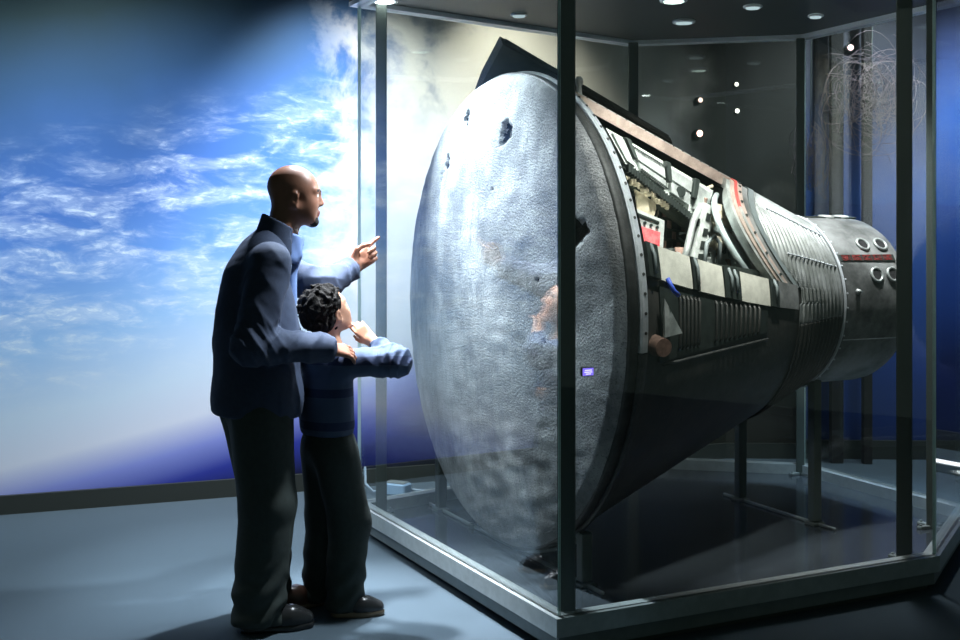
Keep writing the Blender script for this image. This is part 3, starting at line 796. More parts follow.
# screen reflection in the glass, built as a little lit label by the corner post
sgn = thing('screen_reflection', (.44, 4.475, 1.42), 'small violet screen reflection, built as a glowing label on the front glass beside the corner post', 'label')
ac = (C-A)/np.linalg.norm(C-A); acn = V(-ac[1], ac[0])
pc = A+ac*.145+acn*.034; Rl = np.stack([np.append(ac, 0), np.append(acn, 0), zx], 1)
mb = MB(); mb.box((pc[0], pc[1], 1.05), (.052, .014, .034), Rl, bevel=.004); mb.build('case_back', M['black'], sgn)
mb = MB(); q = pc-acn*.0085; mb.box((q[0], q[1], 1.05), (.046, .003, .028), Rl); mb.build('screen', emit('violet_screen', (.22, .16, .85), 1.3), sgn)
mb = MB(); q = pc-acn*.0105
for (dz, w) in ((.006, .030), (-.001, .034), (-.008, .022)): mb.box((q[0]+ac[0]*.0, q[1]+ac[1]*.0, 1.05+dz), (w, .001, .0035), Rl)
mb.build('text_lines', emit('pale_text', (.75, .7, 1.), 1.5), sgn)
for o in (sgn,):
    pass

# right-hand background
for k, (x, y, w, lab) in enumerate([(2.44, 8.22, .085, 'slim dark post before the blue wall, nearer the capsule nose'), (2.64, 8.19, .06, 'thinner dark post before the blue wall, right of the other slim post')]):
    mb = MB(); mb.box((x, y, 1.75), (w, .06, 3.5), bevel=.004); tag(mb.build('wall_post', M['pit'], None, (x, y, 0)), lab, 'post', 'slim posts before the blue wall')
ls = thing('light_strip', (3.4, 7.6, 0), 'low white light strip on the floor at far right, by the blue wall', 'light strip')
mb = MB(); mb.box((3.45, 7.55, .03), (.9, .08, .06), bevel=.006); mb.build('housing', M['plinth'], ls)
mb = MB(); mb.box((3.45, 7.55, .066), (.88, .06, .012), bevel=.003); mb.build('diffuser', emit('strip_light', (.9, .95, 1.), 2.2), ls)
# lamp reflections in the glass, modelled as small lamps on the far wall
def wall_hit(x, y, z, off):
    k = (6.71+.36/.933*2.68-off)/(1-.36/.933*x/y)/y if x/y < .28 else (8.36-off)/y
    return V(x*k, y*k, EYE+(z-EYE)*k)
def reflected_lamp(x, y, z, aim, col, st, lab, r=.028):
    p = wall_hit(x, y, z, .03); q = wall_hit(x, y, z, .005); aim = V(.36, -.933, 0) if x/y < .28 else V(0, -1, 0)
    t = thing('lamp_reflection', tuple(q), lab, 'lamp reflection', 'lamp reflections built as small lamps on the wall behind the case')
    mb = MB(); mb.tube([q-aim*.002, q+aim*.012, q+aim*.028, q+aim*.03], [r*1.6, r*1.6, r*1.2, r*1.15], 16); mb.build('reflection_body', M['black'], t, angle=40)
    mb = MB(); mb.cyl(q+aim*.0305, q+aim*.036, r, 16); mb.build('lens', emit('reflection_glow', col, st), t)
for (x, y, z, col, st, lab, r) in [
    (1.47, 8.12, 2.245, (1., .55, .45), 7., 'lower reddish lamp reflection on the dark wall above the capsule', .022),
    (1.475, 8.12, 2.47, (.9, .6, .5), 3., 'upper reddish lamp reflection on the dark wall above the capsule', .016),
    (1.725, 8.15, 2.58, (1., .95, .8), 3.5, 'topmost white lamp reflection in the right column on the dark wall', .014),
    (1.73, 8.15, 2.40, (1., .95, .85), 5., 'middle white lamp reflection in the right column on the dark wall', .015),
    (1.775, 8.15, 2.14, (1., .95, .9), 4., 'lowest white lamp reflection in the right column on the dark wall', .012)]:
    reflected_lamp(x, y, z, (-.15, -1, -.25), col, st, lab, r)
# two more lamp reflections, modelled as lamps on the blue wall
for (x, y, z, col, st, lab, r) in [(2.51, 8.16, 2.83, (1., .66, .68), 4., 'bright pinkish lamp reflection high on the blue wall behind the case', .02), (2.50, 8.2, 2.995, (.9, .85, .6), 1.6, 'dim yellowish lamp reflection highest on the blue wall behind the case', .014)]:
    reflected_lamp(x, y, z, (-.2, -1, -.25), col, st, lab, r)

# wire tangles reflected in the right glass, modelled as wire hanging behind it
def tangle(name, c, rad, n, seed, lab):
    rr = np.random.RandomState(seed); t = thing(name, c, lab, 'wire reflection')
    mb = MB()
    for k in range(n):
        a = rr.uniform(0, 2*PI); ax = rr.normal(size=3); ax /= np.linalg.norm(ax); b = np.cross(ax, rr.normal(size=3)); b /= np.linalg.norm(b); cc = np.cross(ax, b)
        r0 = rr.uniform(.45, 1.); ce_ = rr.normal(size=3)*.25; turns = rr.uniform(.6, 1.3); pts = []
        for w in np.linspace(0, 1, 26):
            an = a+w*turns*2*PI; r1 = r0*(1-.35*w)
            pts.append(np.array(c)+(ce_+(b*math.cos(an)+cc*math.sin(an))*r1+ax*.3*math.sin(an*1.7+k))*np.array(rad)*.75)
        mb.tube(pts, .0016+rr.uniform(-.0004, .0006), 4, m=0)
    mb.build('wire_loops', M['wire'], t, smooth=True)
    mb = MB(); mb.tube([(c[0], c[1], c[2]+rad[2]*.4), (c[0]+.01, c[1], 3.5)], .003, 6); mb.build('hanging_wire', M['black'], t)
tangle('wire_reflection', (2.52, 7.72, 2.42), (.42, .22, .48), 46, 3, 'larger loose tangle of reflected wire, built hanging in front of the blue wall at upper right')
tangle('wire_reflection', (2.19, 7.95, 2.08), (.17, .15, .34), 40, 8, 'smaller dense tangle of reflected wire, built hanging behind the case corner above the capsule nose')

# ------------------------------------------------------------------ figures: smooth signed-distance modelling
def smin(a, b, k):
    if k <= 0: return np.minimum(a, b)
    h = np.clip(.5+.5*(b-a)/k, 0, 1); return b+(a-b)*h-k*h*(1-h)
def rc(P, a, b, ra, rb):
    a = np.asarray(a, float); b = np.asarray(b, float); ba = b-a; pa = P-a
    h = np.clip(pa@ba/(ba@ba+1e-12), 0, 1); return np.linalg.norm(pa-h[:, None]*ba, axis=1)-(ra+(rb-ra)*h)
def el(P, c, r, R=None):
    q = P-np.asarray(c, float)
    if R is not None: q = q@np.asarray(R, float)
    r = np.asarray(r, float); k0 = np.linalg.norm(q/r, axis=1); k1 = np.linalg.norm(q/(r*r), axis=1)
    return k0*(k0-1)/np.maximum(k1, 1e-9)
def fold(P, seed, f, n=5):
    rr = np.random.RandomState(seed); o = 0
    for i in range(n):
        k = rr.normal(size=3)*f; o = o+np.sin(P@k+rr.uniform(0, 6)+1.3*np.sin(P@(rr.normal(size=3)*f*.7)))
    return o/n

def surface(f, lo, hi, h):
    Bk = 8; lo = np.array(lo, float); n = np.ceil((np.array(hi)-lo)/h/Bk).astype(int); N = n*Bk+1
    ax = [lo[i]+h*np.arange(N[i]) for i in range(3)]
    cc = np.stack(np.meshgrid(*[lo[i]+h*(Bk*np.arange(n[i])+Bk/2) for i in range(3)], indexing='ij'), -1).reshape(-1, 3)
    fc = f(cc); D = np.empty(N, np.float32)
    fcg = fc.reshape(n)
    big = np.repeat(np.repeat(np.repeat(fcg, Bk, 0), Bk, 1), Bk, 2)
    big = np.pad(big, ((0, 1),)*3, mode='edge'); D[:] = np.where(big < 0, -1, 1)*.1; del big
    keep = np.where(np.abs(fc) < h*Bk*1.25+.012)[0]
    off = np.stack(np.meshgrid(*[h*np.arange(Bk+1)]*3, indexing='ij'), -1).reshape(-1, 3)
    ijk = np.stack(np.unravel_index(keep, n), 1)
    for c0 in range(0, len(keep), 150):
        sub = ijk[c0:c0+150]; pts = (lo+sub*Bk*h)[:, None]+off[None]
        vals = f(pts.reshape(-1, 3)).reshape(len(sub), Bk+1, Bk+1, Bk+1)
        for q, (i, j, k) in enumerate(sub): D[i*Bk:i*Bk+Bk+1, j*Bk:j*Bk+Bk+1, k*Bk:k*Bk+Bk+1] = vals[q]
    I = D < 0
    cs = sum(I[a:N[0]-1+a, b:N[1]-1+b, c:N[2]-1+c].astype(np.int8) for a in (0, 1) for b in (0, 1) for c in (0, 1))
    act = (cs > 0) & (cs < 8); idx = np.argwhere(act); vid = -np.ones(act.shape, np.int32); vid[act] = np.arange(len(idx))
    acc = np.zeros((len(idx), 3)); cnt = np.zeros(len(idx))
    crn = np.array([(a, b, c) for a in (0, 1) for b in (0, 1) for c in (0, 1)])
    for a in range(8):
        for b in range(a+1, 8):
            if np.abs(crn[a]-crn[b]).sum() != 1: continue
            pa = idx+crn[a]; pb = idx+crn[b]; va = D[tuple(pa.T)]; vb = D[tuple(pb.T)]
            x = (va < 0) != (vb < 0); t = np.where(x, va/np.where(x, va-vb, 1), 0)
            acc += np.where(x[:, None], pa+(pb-pa)*t[:, None], 0); cnt += x
    verts = lo+h*acc/np.maximum(cnt, 1)[:, None]; faces = []
    for axis in range(3):
        o = [0, 0, 0]; o[axis] = 1; u, v = [(axis+1) % 3, (axis+2) % 3]
        s0 = [slice(1, -1)]*3; s0[axis] = slice(0, N[axis]-1); s1 = list(s0); s1[axis] = slice(1, N[axis])
        a = I[tuple(s0)]; b = I[tuple(s1)]; e = np.argwhere(a != b); base = e.copy()
        for i in range(3):
            if i != axis: base[:, i] += 1
        sg = a[tuple(e.T)]
        def cell(du, dv):
            q = base.copy(); q[:, u] -= du; q[:, v] -= dv; return vid[tuple(q.T)]
        F = np.stack([cell(1, 1), cell(0, 1), cell(0, 0), cell(1, 0)], 1); F[~sg] = F[~sg][:, ::-1]; faces.append(F)
    F = np.concatenate(faces); F = F[(F >= 0).all(1)]
    return verts, F

def relax(v, F, it=1, lam=.5):
    for _ in range(it):
        s = np.zeros_like(v); c = np.zeros(len(v))
        for a, b in ((0, 1), (1, 2), (2, 3), (3, 0)):
            np.add.at(s, F[:, a], v[F[:, b]]); np.add.at(c, F[:, a], 1); np.add.at(s, F[:, b], v[F[:, a]]); np.add.at(c, F[:, b], 1)
        v = v+(s/np.maximum(c, 1)[:, None]-v)*lam
    return v

class Shape:
    """list of blended solids"""
    def __init__(s): s.p = []
    def rc(s, a, b, ra, rb=None, k=.02): s.p.append(('u', lambda P: rc(P, a, b, ra, ra if rb is None else rb), k)); return s
    def el(s, c, r, R=None, k=.02): s.p.append(('u', lambda P: el(P, c, r, R), k)); return s
    def sub(s, fn, k=.006): s.p.append(('s', fn, k)); return s
    def isect(s, fn, k=.004): s.p.append(('i', fn, k)); return s
    def disp(s, fn): s.p.append(('d', fn, 0)); return s
    def join(s, o, k=.01): s.p.append(('u', o.f, k)); return s
    def f(s, P):
        d = np.full(len(P), 9.)
        for op, fn, k in s.p:
            if op == 'u': d = smin(d, fn(P), k)
            elif op == 's': d = -smin(-d, fn(P), k)
            elif op == 'i': d = -smin(-d, -fn(P), k)
            else: d = d+fn(P)
        return d

def rotm(axis, a): return np.array(Matrix.Rotation(a, 3, axis))
def frame(yaw, pitch=0, roll=0):       # columns: forward, left, up ; pitch>0 looks up
    return rotm('Z', yaw)@rotm('Y', -pitch)@rotm('X', roll)

def head(S, o, R, k=1.0):
    """o = centre between the ears; local x forward, y left, z up"""
    W = lambda x, y, z: np.asarray(o)+R@(V(x, y, z)*k)
    S.el(W(-.018, 0, .045), V(.100, .077, .088)*k, R, .02)
    S.el(W(.022, 0, .012), V(.072, .066, .078)*k, R, .03)
    S.el(W(.03, 0, -.045), V(.058, .052, .062)*k, R, .03)
    for y in (-1, 1):
        S.rc(W(-.005, y*.052, -.04), W(.066, y*.014, -.098), .020*k, .015*k, .03*k)
        S.el(W(.052, y*.038, -.024), V(.026, .022, .026)*k, R, .03*k)
        S.el(W(.040, y*.036, -.062), V(.032, .020, .034)*k, R, .03*k)
        S.rc(W(.070, y*.046, .030), W(.090, y*.010, .026), .010*k, .010*k, .015*k)
    S.el(W(.076, 0, -.098), V(.017, .02, .015)*k, R, .02*k)
    for y in (-1, 1): S.sub(lambda P, c=W(.100, y*.031, .012): el(P, c, V(.020, .016, .011)*k, R), .012*k)
    S.rc(W(.086, 0, .016), W(.103, 0, -.020), .009*k, .0125*k, .014*k)
    for y in (-1, 1): S.el(W(.095, y*.013, -.026), V(.011, .009, .008)*k, R, .006*k)
    S.el(W(.084, 0, -.056), V(.016, .025, .009)*k, R, .006*k); S.el(W(.083, 0, -.068), V(.015, .022, .009)*k, R, .006*k)
    for y in (-1, 1): S.el(W(.079, y*.031, .011), V(.0125, .0125, .0125)*k, R, .002*k)
    for y in (-1, 1):
        Re = R@rotm('Z', y*.35)@rotm('Y', .15)
        S.el(W(-.014, y*.078, -.008), V(.021, .010, .034)*k, Re, .005*k)
        S.sub(lambda P, c=W(-.008, y*.089, -.005), Re=Re: el(P, c, V(.012, .007, .020)*k, Re), .005*k)
        S.el(W(-.006, y*.079, -.038), V(.008, .006, .009)*k, R, .006*k)
    return W

def hand(S, o, xd, yd, k=1.0, curl=(.3, .3, .35, .4), thumb=.5, spread=.06, mirror=1):
    """o wrist; xd along the hand; yd towards the thumb; palm faces -z (x cross y), mirrored for the other hand"""
    x = np.array(xd, float); x /= np.linalg.norm(x); y = np.array(yd, float); y -= x*(y@x); y /= np.linalg.norm(y); z = np.cross(x, y)*mirror
    W = lambda a, b, c: np.asarray(o)+(x*a+y*b+z*c)*k
    kn = [(.092, .030), (.096, .010), (.092, -.010), (.084, -.029)]; ln = [.074, .082, .075, .060]
    for (a, b) in kn: S.rc(W(.0, b*.55, 0), W(a, b, 0), .0165*k, .0115*k, .012*k)
    S.rc(W(-.04, 0, 0), W(.01, 0, 0), .026*k, .024*k, .02*k)
    for i, ((a, b), L, c) in enumerate(zip(kn, ln, curl)):
        p = V(a, b, 0); d = 0.; sp = (1.5-i)*spread; cs = c if isinstance(c, (tuple, list)) else (c, c*1.15, c*.8)
        for seg, (fr, cc) in enumerate(zip((.46, .30, .24), cs)):
            d += cc; q = p+V(math.cos(d)*math.cos(sp), math.sin(sp)*math.cos(d), -math.sin(d))*L*fr
            S.rc(W(*p), W(*q), (.0098-.0008*seg)*k, (.0092-.0009*seg)*k, .004*k); p = q
    t0, t1 = V(.022, .024, -.006), V(.052, .045, -.018-.012*thumb); t2 = t1+V(.026, .012-.018*thumb, -.012*thumb); t3 = t2+V(.024, .004-.02*thumb, -.012*thumb)
    S.rc(W(*t0), W(*t1), .016*k, .012*k, .010*k); S.rc(W(*t1), W(*t2), .0112*k, .0102*k, .004*k); S.rc(W(*t2), W(*t3), .0102*k, .0082*k, .004*k)

def face_slots(v, F, o, R, k=1.0, beard=False):
    """material slots for eyes, lips, brows: 0 skin 1 white 2 iris 3 lip 4 brow"""
    c = v[F].mean(1); q = (c-np.asarray(o))@R/k; m = np.zeros(len(F), int)
    for y in (-1, 1):
        d = np.linalg.norm(q-V(.079, y*.031, .011), axis=1); e = (d < .0135) & (q[:, 0] > .082) & (np.abs(q[:, 2]-.011) < .0062); m[e] = 1
        m[e & (np.hypot(q[:, 1]-y*.031, q[:, 2]-.011) < .0058)] = 2
        b = (np.abs(q[:, 1]-y*.030) < .021) & (np.abs(q[:, 2]-(.034-.12*np.abs(q[:, 1]*y-.030))) < .0045) & (q[:, 0] > .06); m[b] = 4
    if beard: m[(q[:, 0] > .058) & (q[:, 2] < -.080) & (np.abs(q[:, 1]) < .034) & (q[:, 2] > -.125)] = 4
    l = (np.abs(q[:, 1]) < .023) & (q[:, 2] < -.050) & (q[:, 2] > -.075) & (q[:, 0] > .083); m[l] = 3
    return m

def bounds(pts, pad): pts = np.array(pts); return pts.min(0)-pad, pts.max(0)+pad
def make(name, S, lo, hi, h, mats, parent, slots=None, it=1):
    v, F = surface(S.f, lo, hi, h); v = relax(v, F, it)
    mi = slots(v, F) if slots else None
    return link_mesh(name, v, F, mats, parent, mi=mi, smooth=True)

def shoe(parent, heel, yaw, L=.29, k=1., m='shoe', sole='shoe'):
    R = rotm('Z', yaw); W = lambda x, y, z: np.asarray(heel)+R@V(x, y, z)
    S = Shape()
    S.rc(W(.045*k, 0, .05*k), W(L-.10, 0, .045*k), .043*k, .046*k, .03); S.rc(W(L-.11, 0, .042*k), W(L-.05, .004, .034*k), .046*k, .036*k, .03)
    S.rc(W(.05*k, 0, .05*k), W(.06*k, 0, .12*k), .044*k, .042*k, .03)
    S.isect(lambda P: .018-P[:, 2], .006); S.isect(lambda P: P[:, 2]-.125*k, .01)
    S.disp(lambda P: .002*fold(P, 3, 45))
    o = make('shoe', S, W(0, 0, 0)*V(1, 1, 0)-V(.35, .35, 0), W(0, 0, 0)*V(1, 1, 0)+V(.35, .35, .2), .006, M[m], parent)
    S = Shape(); S.rc(W(.04*k, 0, .012), W(L-.10, 0, .012), .044*k, .048*k, .01); S.rc(W(L-.11, 0, .012), W(L-.05, .004, .012), .048*k, .038*k, .02)
    S.isect(lambda P: .0015-P[:, 2], .001); S.isect(lambda P: P[:, 2]-.026, .001)
    make('sole', S, W(0, 0, 0)*V(1, 1, 0)-V(.35, .35, .01), W(0, 0, 0)*V(1, 1, 0)+V(.35, .35, .05), .006, M[sole], o)
    mb = MB()
    for x in (.12, .145, .17): mb.tube([W(x*k/.29*L/k*1.0, -.022*k, .085*k-.09*(x-.12)), W(x/.29*L+.004, 0, .095*k-.09*(x-.12)), W(x/.29*L, .022*k, .085*k-.09*(x-.12))], .0035, 6)
    mb.build('laces', M['black'], o, smooth=True)

# ---------------- the man
MO = V(-.885, 4.85, 0); my = math.atan2(.37, .93); MR = frame(my)
def mw(f, r, z): return MO+MR@V(f, -r, z)
man = thing('person', tuple(MO), 'bald man in navy jacket and black trousers pointing at the capsule', 'person')
hR = frame(my-.16, -.02); ho = mw(.145, -.005, 1.712)
shR, shL = mw(.005, .175, 1.45), mw(.02, -.175, 1.455)
elR, wrR = mw(-.085, .245, 1.135), mw(.215, .19, 1.112)
elL, wrL = V(-.685, 5.13, 1.335), V(-.572, 5.30, 1.412)
tipL = V(-.415, 5.395, 1.535)
S = Shape()
W = head(S, ho, hR)
S.rc(W(-.035, 0, -.03), mw(.075, 0, 1.50), .062, .066, .03)
S.el(mw(-.01, 0, 1.30), (.10, .145, .24), MR, .04); S.el(mw(0, 0, 1.0), (.10, .14, .22), MR, .05)
S.rc(mw(0, -.1, 1.46), mw(0, .1, 1.46), .055, .055, .04)
for a, b, c in ((shR, elR, wrR), (shL, elL, wrL)):
    S.rc(a, b, .05, .04, .02); S.rc(b, c, .04, .027, .012)
for r_ in (-1, 1): S.rc(mw(0, r_*.09, .88), mw(.01, r_*.1, .5), .075, .055, .03); S.rc(mw(.01, r_*.1, .5), mw(-.02, r_*.1, .10), .055, .035, .02)
hd = tipL-wrL; hand(S, wrL+hd*.06, hd, V(-.3, .1, .9), 1.08, ((.05, .05, .05), (1.15, 1.3, .7), (1.25, 1.35, .7), (1.3, 1.3, .7)), .75, .03, mirror=-1)
# right hand rests on the boy's shoulder
hr = V(-.494, 4.86, 1.085)-wrR; hand(S, wrR+hr*.08, hr, V(.1, .95, .35), 1.0, (.22, .25, .28, .3), .35, .07, mirror=1)
lo, hi = bounds([ho, mw(0, 0, 0), tipL, wrR, mw(0, .3, 1), mw(-.1, -.3, 1)], .2); lo[2] = .05
make('body', S, lo, hi, .0055, [M['skin'], M['eyew'], M['iris'], M['lip'], M['brow']], man, lambda v, F: face_slots(v, F, ho, hR, 1., True))

def sleeve(S, a, b, c, r0, r1, r2, k=.03):
    S.rc(a, b, r0, r1, k); S.rc(b, c, r1, r2, .02)
S = Shape()
S.el(mw(-.025, 0, 1.30), (.142, .190, .22), MR, .05); S.rc(mw(.0, -.13, 1.435), mw(.0, .13, 1.435), .082, .082, .05)
S.rc(mw(.015, -.05, 1.485), mw(.015, .05, 1.485), .078, .078, .06); S.rc(mw(.03, 0, 1.50), mw(.05, 0, 1.55), .085, .07, .05)
S.el(mw(-.015, 0, 1.12), (.172, .19, .26), MR, .06); S.el(mw(-.015, 0, .90), (.185, .205, .20), MR, .06)
sleeve(S, shR, elR, elR+(wrR-elR)*.98, .082, .072, .050, .03); sleeve(S, shL, elL, elL+(wrL-elL)*.94, .082, .068, .048, .02)
def ridge(x): return (1-np.abs(np.sin(x)))**1.6          # narrow creases
def creases(P, a, b, c, sd, amp, fr):
    d = 0
    for (p, q, A_, f_) in ((b, c, 1., 1.), (a, b, .75, .62)):
        ax = (q-p)/np.linalg.norm(q-p); L = np.linalg.norm(q-p); sx = np.cross(ax, V(.25, .3, 1)); sx /= np.linalg.norm(sx); sy = np.cross(ax, sx)
        t = (P-p)@ax; u_ = (P-p)@sx; w_ = (P-p)@sy
        near = np.exp(-np.maximum(rc(P, p+ax*.08*L, q, .035, .035), 0)/.04)
        wob = 1.6*fold(P, 20+sd, 13)
        d = d-near*amp*A_*(ridge(t*fr*f_+u_*9+1.1*np.sin(w_*26+sd)+wob)*.9+ridge(t*fr*f_*.55-u_*16+wob*1.4+sd)*.6)
    el_ = np.linalg.norm(P-b, axis=1); d = d-amp*1.1*np.exp(-(el_/.09)**2)*ridge((P-b)@((c-b)/np.linalg.norm(c-b)-(b-a)/np.linalg.norm(b-a))*48+2*fold(P, 44+sd, 11))
    return d
def man_folds(P):
    q = (P-MO)@MR
    d = .004*fold(P, 5, 14)+.0012*fold(P, 9, 60)
    d = d-.008*ridge(q[:, 1]*13+2.2*fold(P, 17, 5)+q[:, 2]*2.2)*np.clip((1.42-P[:, 2])/.3, 0, 1)*(np.abs(q[:, 1]) < .2)
    return d+creases(P, shR, elR, wrR, 1, .020, 38)+creases(P, shL, elL, wrL, 2, .018, 42)
S.disp(man_folds)
S.isect(lambda P: .838+.003*np.sin(((P-MO)@MR)[:, 1]*14)-.05*((P-MO)@MR)[:, 0]-P[:, 2], .01)
S.sub(lambda P: rc(P, mw(.085, 0, 1.47), mw(.12, 0, 1.68), .062, .085), .01)
# open front edges below the collar
S.sub(lambda P: rc(P, mw(.135, 0, 1.48), mw(.145, 0, 1.22), .038, .016), .010)
lo, hi = bounds([mw(.1, 0, 1.6), mw(0, 0, .80), wrL, wrR, mw(0, .3, 1), mw(-.15, -.3, 1)], .12)
jk = make('jacket', S, lo, hi, .006, M['jacket'], man)
# collar, flaps, cuffs, zip
S = Shape(); nb_, nt_ = mw(.055, 0, 1.50), mw(.082, 0, 1.625)
S.rc(nb_, nt_, .096, .080, .01); S.sub(lambda P: rc(P, nb_-V(0, 0, .1), nt_+(nt_-nb_)*.9, .088, .068), .006)
S.isect(lambda P: ((P-mw(.082, 0, 1.605))@(MR@V(.50, 0, .87))), .004)
S.sub(lambda P: rc(P, mw(.16, 0, 1.44), mw(.21, 0, 1.66), .05, .06), .01)
S.disp(lambda P: .0025*fold(P, 7, 30))
make('collar', S, mw(.05, 0, 1.40)-.2, mw(.08, 0, 1.66)+.2, .005, M['jacket'], jk)
for (b, c) in ((elR, wrR), (elL, wrL)):
    ax = (c-b)/np.linalg.norm(c-b); e = b+(c-b)*.955; S = Shape(); S.rc(e-ax*.03, e+ax*.012, .052, .046, .01); S.disp(lambda P: .003*fold(P, 4, 50)); S.isect(lambda P, e=e, ax=ax: (P-e-ax*.016)@ax, .004)
    make('cuff', S, e-.09, e+.09, .005, M['jacket'], jk)
mb = MB(); mb.tube([mw(.158+.012*(1.24-z), .0, z) for z in np.linspace(.88, 1.18, 10)], .005, 6); mb.build('zip', M['greydark'], jk, smooth=True)
# shirt collar and shirt front
S = Shape(); S.rc(mw(.085, 0, 1.48), mw(.108, 0, 1.575), .080, .072, .01); S.sub(lambda P: rc(P, mw(.085, 0, 1.42), mw(.118, 0, 1.72), .068, .066), .005)
for y in (-1, 1): S.rc(mw(.118, y*.05, 1.560), mw(.150, y*.042, 1.478), .016, .009, .02)
S.rc(mw(.115, 0, 1.46), mw(.115, 0, 1.28), .035, .03, .02)
S.disp(lambda P: .002*fold(P, 8, 40)); S.isect(lambda P: (P-mw(.1, 0, 1.572))@(MR@V(.3, 0, .95)), .006)
make('shirt', S, mw(.08, 0, 1.2)-.2, mw(.12, 0, 1.6)+.2, .005, M['shirt'], man)
# trousers
S = Shape()
S.el(mw(-.02, 0, .90), (.135, .165, .12), MR, .05)
for r_, fo in ((1, -.015), (-1, .055)):
    kn = mw(.012+fo*.5, r_*.105, .50); an = mw(-.02+fo, r_*.11, .075)
    S.rc(mw(-.02, r_*.085, .84), kn, .128, .112, .05); S.rc(kn, an, .112, .104, .03)
def tr_folds(P):
    q = (P-MO)@MR; z = P[:, 2]; low = np.clip((.32-z)/.3, 0, 1)
    return .005*fold(P, 14, 13)+low*.010*np.sin(z*58+2.4*np.sin(q[:, 0]*22+q[:, 1]*17)+2*fold(P, 15, 16))+.004*np.sin(q[:, 1]*60+q[:, 0]*40)*np.clip((z-.6)/.3, 0, 1)
S.disp(tr_folds); S.isect(lambda P: .028-P[:, 2], .006); S.isect(lambda P: P[:, 2]-.93, .01)
lo, hi = bounds([mw(.2, .25, 0), mw(-.2, -.25, 0), mw(-.2, .25, .98), mw(.2, -.25, .98)], .04); lo[2] = -.01
make('trousers', S, lo, hi, .007, M['trouser'], man)
shoe(man, mw(-.10, .11, 0), my-.12, .30)
shoe(man, mw(-.02, -.115, 0), my+.02, .30, 1., 'shoebrown', 'sole')

# ---------------- the boy
BO = V(-.62, 5.0, 0); by = math.radians(33); BR = frame(by)
def bw(f, r, z): return BO+BR@V(f, -r, z)
boy = thing('person', tuple(BO), 'curly haired boy in blue top standing before the man, hand raised to his face', 'person')
bk = .88; bhR = frame(by+.22, .46); bho = bw(-.01, .0, 1.236)
bsR, bsL = bw(-.0, .125, 1.035), bw(.0, -.125, 1.035)
beR, bwR = V(-.340, 4.93, 1.040), V(-.446, 5.01, 1.112)
beL, bwL = bw(-.05, -.19, .84), bw(.060, -.105, .835)
S = Shape(); W = head(S, bho, bhR, bk)
S.rc(W(-.035, 0, -.03), bw(.0, 0, 1.05), .046, .05, .03)
S.el(bw(0, 0, .95), (.075, .105, .17), BR, .04); S.el(bw(0, 0, .75), (.075, .105, .14), BR, .04); S.rc(bw(0, -.08, 1.035), bw(0, .08, 1.035), .04, .04, .03)
for a, b, c in ((bsR, beR, bwR), (bsL, beL, bwL)): S.rc(a, b, .036, .03, .02); S.rc(b, c, .03, .021, .01)
for r_ in (-1, 1): S.rc(bw(0, r_*.07, .66), bw(.01, r_*.075, .36), .06, .045, .03); S.rc(bw(.01, r_*.075, .36), bw(-.01, r_*.08, .09), .045, .03, .02)
hx = V(-.548, 5.065, 1.208)-bwR; hand(S, bwR+hx*.06, hx, V(-.6, -.1, -.75), .80, (.25, .3, .35, .4), .3, .03, mirror=1)
hx = bw(.098, -.005, .83)-bwL; hand(S, bwL+hx*.06, hx, V(0, 0, 1), .78, (.35, .4, .45, .5), .4, .05, mirror=-1)
lo, hi = bounds([bho, bw(0, 0, 0), beR, bw(.2, 0, .8), bw(0, -.2, .8)], .17); lo[2] = .05
make('body', S, lo, hi, .0055, [M['skinboy'], M['eyew'], M['iris'], M['lip'], M['brow']], boy, lambda v, F: face_slots(v, F, bho, bhR, bk))
# hair
S = Shape(); HW = lambda x, y, z: bho+bhR@(V(x, y, z)*bk)
S.el(HW(-.028, 0, .052), V(.116, .096, .098)*bk, bhR, .02); S.el(HW(-.06, 0, .0), V(.07, .080, .075)*bk, bhR, .03)
S.disp(lambda P: .010*np.sin(P@V(95, 60, 20)+2*np.sin(P@V(30, -70, 40)))*np.sin(P@V(-40, 85, 60)+2*np.sin(P@V(70, 20, -50)))+.006*fold(P, 40, 120, 6))
S.sub(lambda P: el(P, HW(.092, 0, -.004), V(.088, .115, .096)*bk, bhR), .01)
for y in (-1, 1): S.sub(lambda P, y=y: el(P, HW(-.004, y*.088, -.012), V(.026, .03, .038)*bk, bhR), .006)
make('hair', S, bho-.17, bho+.17, .0035, M['curl'], boy, it=0)
# striped hooded top
S = Shape()
S.el(bw(-.02, 0, .94), (.098, .138, .15), BR, .04); S.rc(bw(-.01, -.10, 1.015), bw(-.01, .10, 1.015), .058, .058, .04); S.el(bw(-.02, 0, .80), (.106, .140, .16), BR, .05)
sleeve(S, bsR, beR, beR+(bwR-beR)*.62, .060, .052, .042, .025); sleeve(S, bsL, beL, beL+(bwL-beL)*.92, .060, .052, .038, .025)
S.el(bw(-.085, 0, 1.04), (.055, .10, .05), BR, .03)
for r_ in (-1, 1): S.rc(bw(-.06, r_*.075, 1.06), bw(.075, r_*.035, 1.03), .030, .022, .02)
def boy_folds(P): return .004*fold(P, 51, 18)+creases(P, bsR, beR, bwR, 3, .015, 50)+creases(P, bsL, beL, bwL, 4, .012, 52)
S.disp(boy_folds); S.isect(lambda P: .735-P[:, 2], .008); S.sub(lambda P: rc(P, bw(.02, 0, 1.02), bw(.05, 0, 1.18), .05, .06), .01)
lo, hi = bounds([bw(0, 0, 1.12), bw(0, 0, .72), beR, bw(.2, 0, .8), beL, bw(-.15, .1, .9)], .10)
make('striped_top', S, lo, hi, .0055, M['stripe'], boy)
S = Shape(); S.el(bw(-.01, 0, .70), (.105, .128, .10), BR, .04)
for r_, fo in ((1, .02), (-1, -.01)):
    kn = bw(.025+fo, r_*.075, .37); an = bw(.0+fo, r_*.085, .06); S.rc(bw(-.005, r_*.065, .64), kn, .095, .085, .04); S.rc(kn, an, .085, .080, .03)
